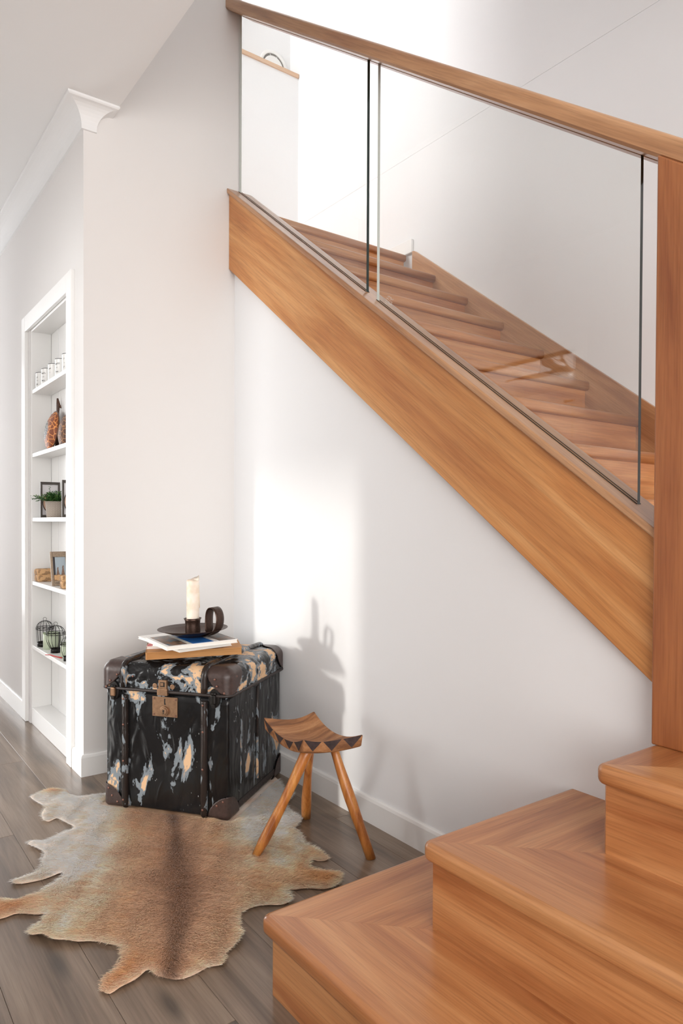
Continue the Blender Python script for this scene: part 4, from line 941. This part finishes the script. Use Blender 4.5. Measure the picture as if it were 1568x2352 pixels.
# birdcages and tins
M['sage'] = plain('sage_tin', (196, 206, 180), .4, var=.06, bscale=60); M['sagein'] = plain('sage_tin_inside', (138, 154, 116), .6); M['ribbon'] = plain('red_ribbon', (196, 52, 48), .5)
def tin(label, x, y, r, h_):
    g = tag(empty('green_tin', (x, y, SH[0])), label, 'tin', 'green tins among the birdcages')
    MB().lathe([(0, 0), (r, 0), (r, h_), (r*.93, h_), (r*.92, h_*.12), (0, h_*.1)], n=32, caps=False).build('body', M['sage'], g, weld=True)
    MB().tube([(r*math.cos(2*math.pi*k/28), r*math.sin(2*math.pi*k/28), h_) for k in range(28)], .0018, 6, closed=True).build('rim', M['sagein'], g); return g
def cage(label, x, y, R, H_, belly=0.0, nbar=14, base=.62):
    g = tag(empty('wire_birdcage', (x, y, SH[0])), label, 'birdcage', 'black wire birdcages on the low shelf')
    MB().lathe([(0, 0), (R*base, 0), (R*base, .022), (R*base*.96, .022), (R*base*.94, .004), (0, .004)], n=28, caps=False).build('base', M['black'], g, weld=True)
    zc = H_*.60
    def prof(t):   # 0 base .. 1 crown
        if t < .55: q = t/.55; return (R*(base+(1-base)*math.sin(q*math.pi/2))+belly*math.sin(q*math.pi), .02+(zc-.02)*q)
        q = (t-.55)/.45; return (R*math.cos(q*math.pi/2)+.0012, zc+(H_*.86-zc)*math.sin(q*math.pi/2))
    for k in range(nbar):
        a = 2*math.pi*k/nbar; MB().tube([(prof(t)[0]*math.cos(a), prof(t)[0]*math.sin(a), prof(t)[1]) for t in np.linspace(0, 1, 13)], .0009, 5).build('bar', M['black'], g)
    for t in (.52, .60):
        r, z = prof(t); MB().tube([((r+.0008)*math.cos(2*math.pi*k/30), (r+.0008)*math.sin(2*math.pi*k/30), z) for k in range(30)], .0014, 6, closed=True).build('band', M['black'], g)
    r, z = prof(.56); MB().tube([((r+.001)*math.cos(2*math.pi*k/96), (r+.001)*math.sin(2*math.pi*k/96), z+.0035*math.sin(k*math.pi/4)) for k in range(96)], .0006, 4, closed=True).build('lattice', M['black'], g)
    rr = H_*.055; MB().tube([(0, rr*math.cos(2*math.pi*k/18), H_*.86+rr+rr*math.sin(2*math.pi*k/18)) for k in range(18)], .0009, 5, closed=True).build('hanging_ring', M['black'], g).rotation_euler = (0, 0, math.radians(70)); return g
yc1, yc2, yt1, yt2 = Yat(104, 1470), Yat(126, 1480), Yat(124, 1480), Yat(150, 1490)
cage('black wire birdcage with a domed top, behind the tall green tin', .886, yc1, .040, .150, 0, 16, .9)
tin('taller pale green tin between the two domed birdcages', .892, (yc1+yc2)/2-.0, .036, .078)
cage('round-bellied black wire birdcage with a red ribbon beside it', .884, yc2-.03, .042, .152, .004, 14, .55)
tin('shorter pale green tin by the slender birdcage', .897, yt2+.00, .030, .066)
cage('slender black wire birdcage half behind the shelf frame', .872, yt2-.085, .024, .125, .003, 8, .6)
rb = tag(MB().tube([(.838, Yat(121, 1515)-.07, SH[0]-.006), (.842, Yat(127, 1515)-.085, SH[0]+.0035), (.855, Yat(133, 1512)-.10, SH[0]+.003), (.868, Yat(139, 1508)-.10, SH[0]+.003)], .0026, 6).build('ribbon', M['ribbon']), 'thin red ribbon trailing over the shelf edge by the birdcages', 'ribbon')

# ================================================================== UPPER WALL DIFFUSER, GLASS STAMP
vt_ = tag(empty('air_vent', (2.578, 4.374, 4.285)), 'round white air diffuser on the wall above the timber ledge', 'vent')
def ring_y(r0, r1, y0, y1, n=40):
    vs = []
    for k in range(n):
        a = 2*math.pi*k/n
        for r, y in ((r0, y0), (r1, y0), (r1, y1), (r0, y1)): vs.append((r*math.cos(a), y, r*math.sin(a)))
    fs = []
    for k in range(n):
        b = ((k+1) % n)*4; a = k*4
        for j in range(4): j2 = (j+1) % 4; fs.append((a+j, b+j, b+j2, a+j2))
    return MB().add(vs, fs, 0, True)
ring_y(.088, .112, -.010, -.0005).build('flange', M['trim'], vt_, bevel=.003)
cyl_y(MB(), 0, 0, .089, -.0015, -.0005, 40).build('recess', plain('grey_recess', (120, 116, 110), .8), vt_)
cyl_y(MB(), -.004, -.010, .078, -.016, -.006, 40).build('disc', M['trim'], vt_, bevel=.004)
for a in (70, 110): 
    c, s_ = math.cos(math.radians(a)), math.sin(math.radians(a)); MB().tube([(c*.07, -.004, s_*.07), (c*.09, -.004, s_*.09)], .002, 5).build('spoke', M['trim'], vt_)
sc_ = on(893, 692, 0, 1.5285); M['frost'] = plain('white_etch', (236, 232, 226), .6)
stp = empty('safety_stamp', (0, 0, 0)); bpy.data.objects.remove(stp)
_ca, _sa = math.cos(-SLOPE), math.sin(-SLOPE)
def swrap(lx, lz): return (1.5284-g2.location[0], sc_[1]-(lx*_ca-lz*_sa)-g2.location[1], sc_[2]+lx*_sa+lz*_ca-g2.location[2])
squiggle(MB(), -.018, .018, .012, .008, 6, swrap, .0005, 1).build('etched_stamp', M['frost'], g2)
for k in range(4): MB().tube([swrap(-.018, .004-.006*k), swrap(-.004, .004-.006*k)], .0005, 4).build('etched_stamp', M['frost'], g2)
MB().tube([swrap(.0, .003), swrap(.018, .003), swrap(.018, -.006), swrap(.0, -.006)], .0005, 4, closed=True).build('etched_stamp', M['frost'], g2)

# ================================================================== LIVING ROOM SEEN MIRRORED IN THE GLASS
M['fan'] = wood('fan_timber', 0, lin((104, 62, 38)), lin((138, 86, 56)), lin((160, 106, 72)))
fn = tag(empty('ceiling_fan', (-2.5, 4.12, 2.44)), 'three-bladed timber ceiling fan with a round white light', 'ceiling fan')
MB().lathe([(.0, .26), (.05, .26), (.055, .235), (.016, .225), (.014, .15), (.03, .13), (.05, .09), (.085, .055), (.12, .03), (.125, .015), (.12, .005), (0, .005)], n=32, caps=False).build('motor', M['fan'], fn, weld=True)
m = plain('white_fan_diffuser', (240, 240, 238), .4)
MB().lathe([(0, .006), (.098, .006), (.096, -.008), (.06, -.016), (0, -.019)], n=32, caps=False).build('light', m, fn, weld=True)
bl_ = MB(); n = 12
for i in range(n+1):
    t = i/n; x = .09+.55*t; wd = .055+.045*math.sin(math.pi*min(1, t*1.15))-.035*t**4; off_ = .02*math.sin(math.pi*t)
    bl_.v += [(x, off_-wd, .03-.012*t), (x, off_+wd, .034+.008*t)]
for i in range(n): bl_.f.append((2*i, 2*i+1, 2*i+3, 2*i+2)); bl_.mi.append(0); bl_.sm.append(True)
for a in (88, -26, 208):
    o = bl_.build('blade', M['fan'], fn); o.rotation_euler = (0, 0, math.radians(a)); q = o.modifiers.new('t', 'SOLIDIFY'); q.thickness = .012
rd = tag(MB().tube([(-4.2, 5.30, 2.53), (-4.2, 1.55, 2.53)], .014, 10).ball((-4.2, 5.32, 2.53), .022, 10).ball((-4.2, 1.53, 2.53), .022, 10).build('curtain_rod', wood('rod_timber', 1, lin((160, 116, 80)), lin((186, 142, 102)), lin((205, 165, 125)))), 'round timber curtain rod above the living room window', 'curtain rod')
for (y0, y1) in ((4.86, 5.24), (1.6, 1.95)):
    pts = [(-4.2+.028*math.sin(k*1.35)+.006*math.sin(k*.5), y0+(y1-y0)*k/60) for k in range(61)]
    vs = [(x, y, .03) for x, y in pts]+[(x, y, 2.50) for x, y in pts]; n = len(pts)
    o = MB().add(vs, [(k, k+1, n+k+1, n+k) for k in range(n-1)], 0, True).build('curtain', M['cream']); q = o.modifiers.new('t', 'SOLIDIFY'); q.thickness = .002
    tag(o, 'cream pleated curtain at the %s of the living room window' % ('end by the fan' if y0 > 3 else 'end by the doorless wall'), 'curtain', 'living room curtains')
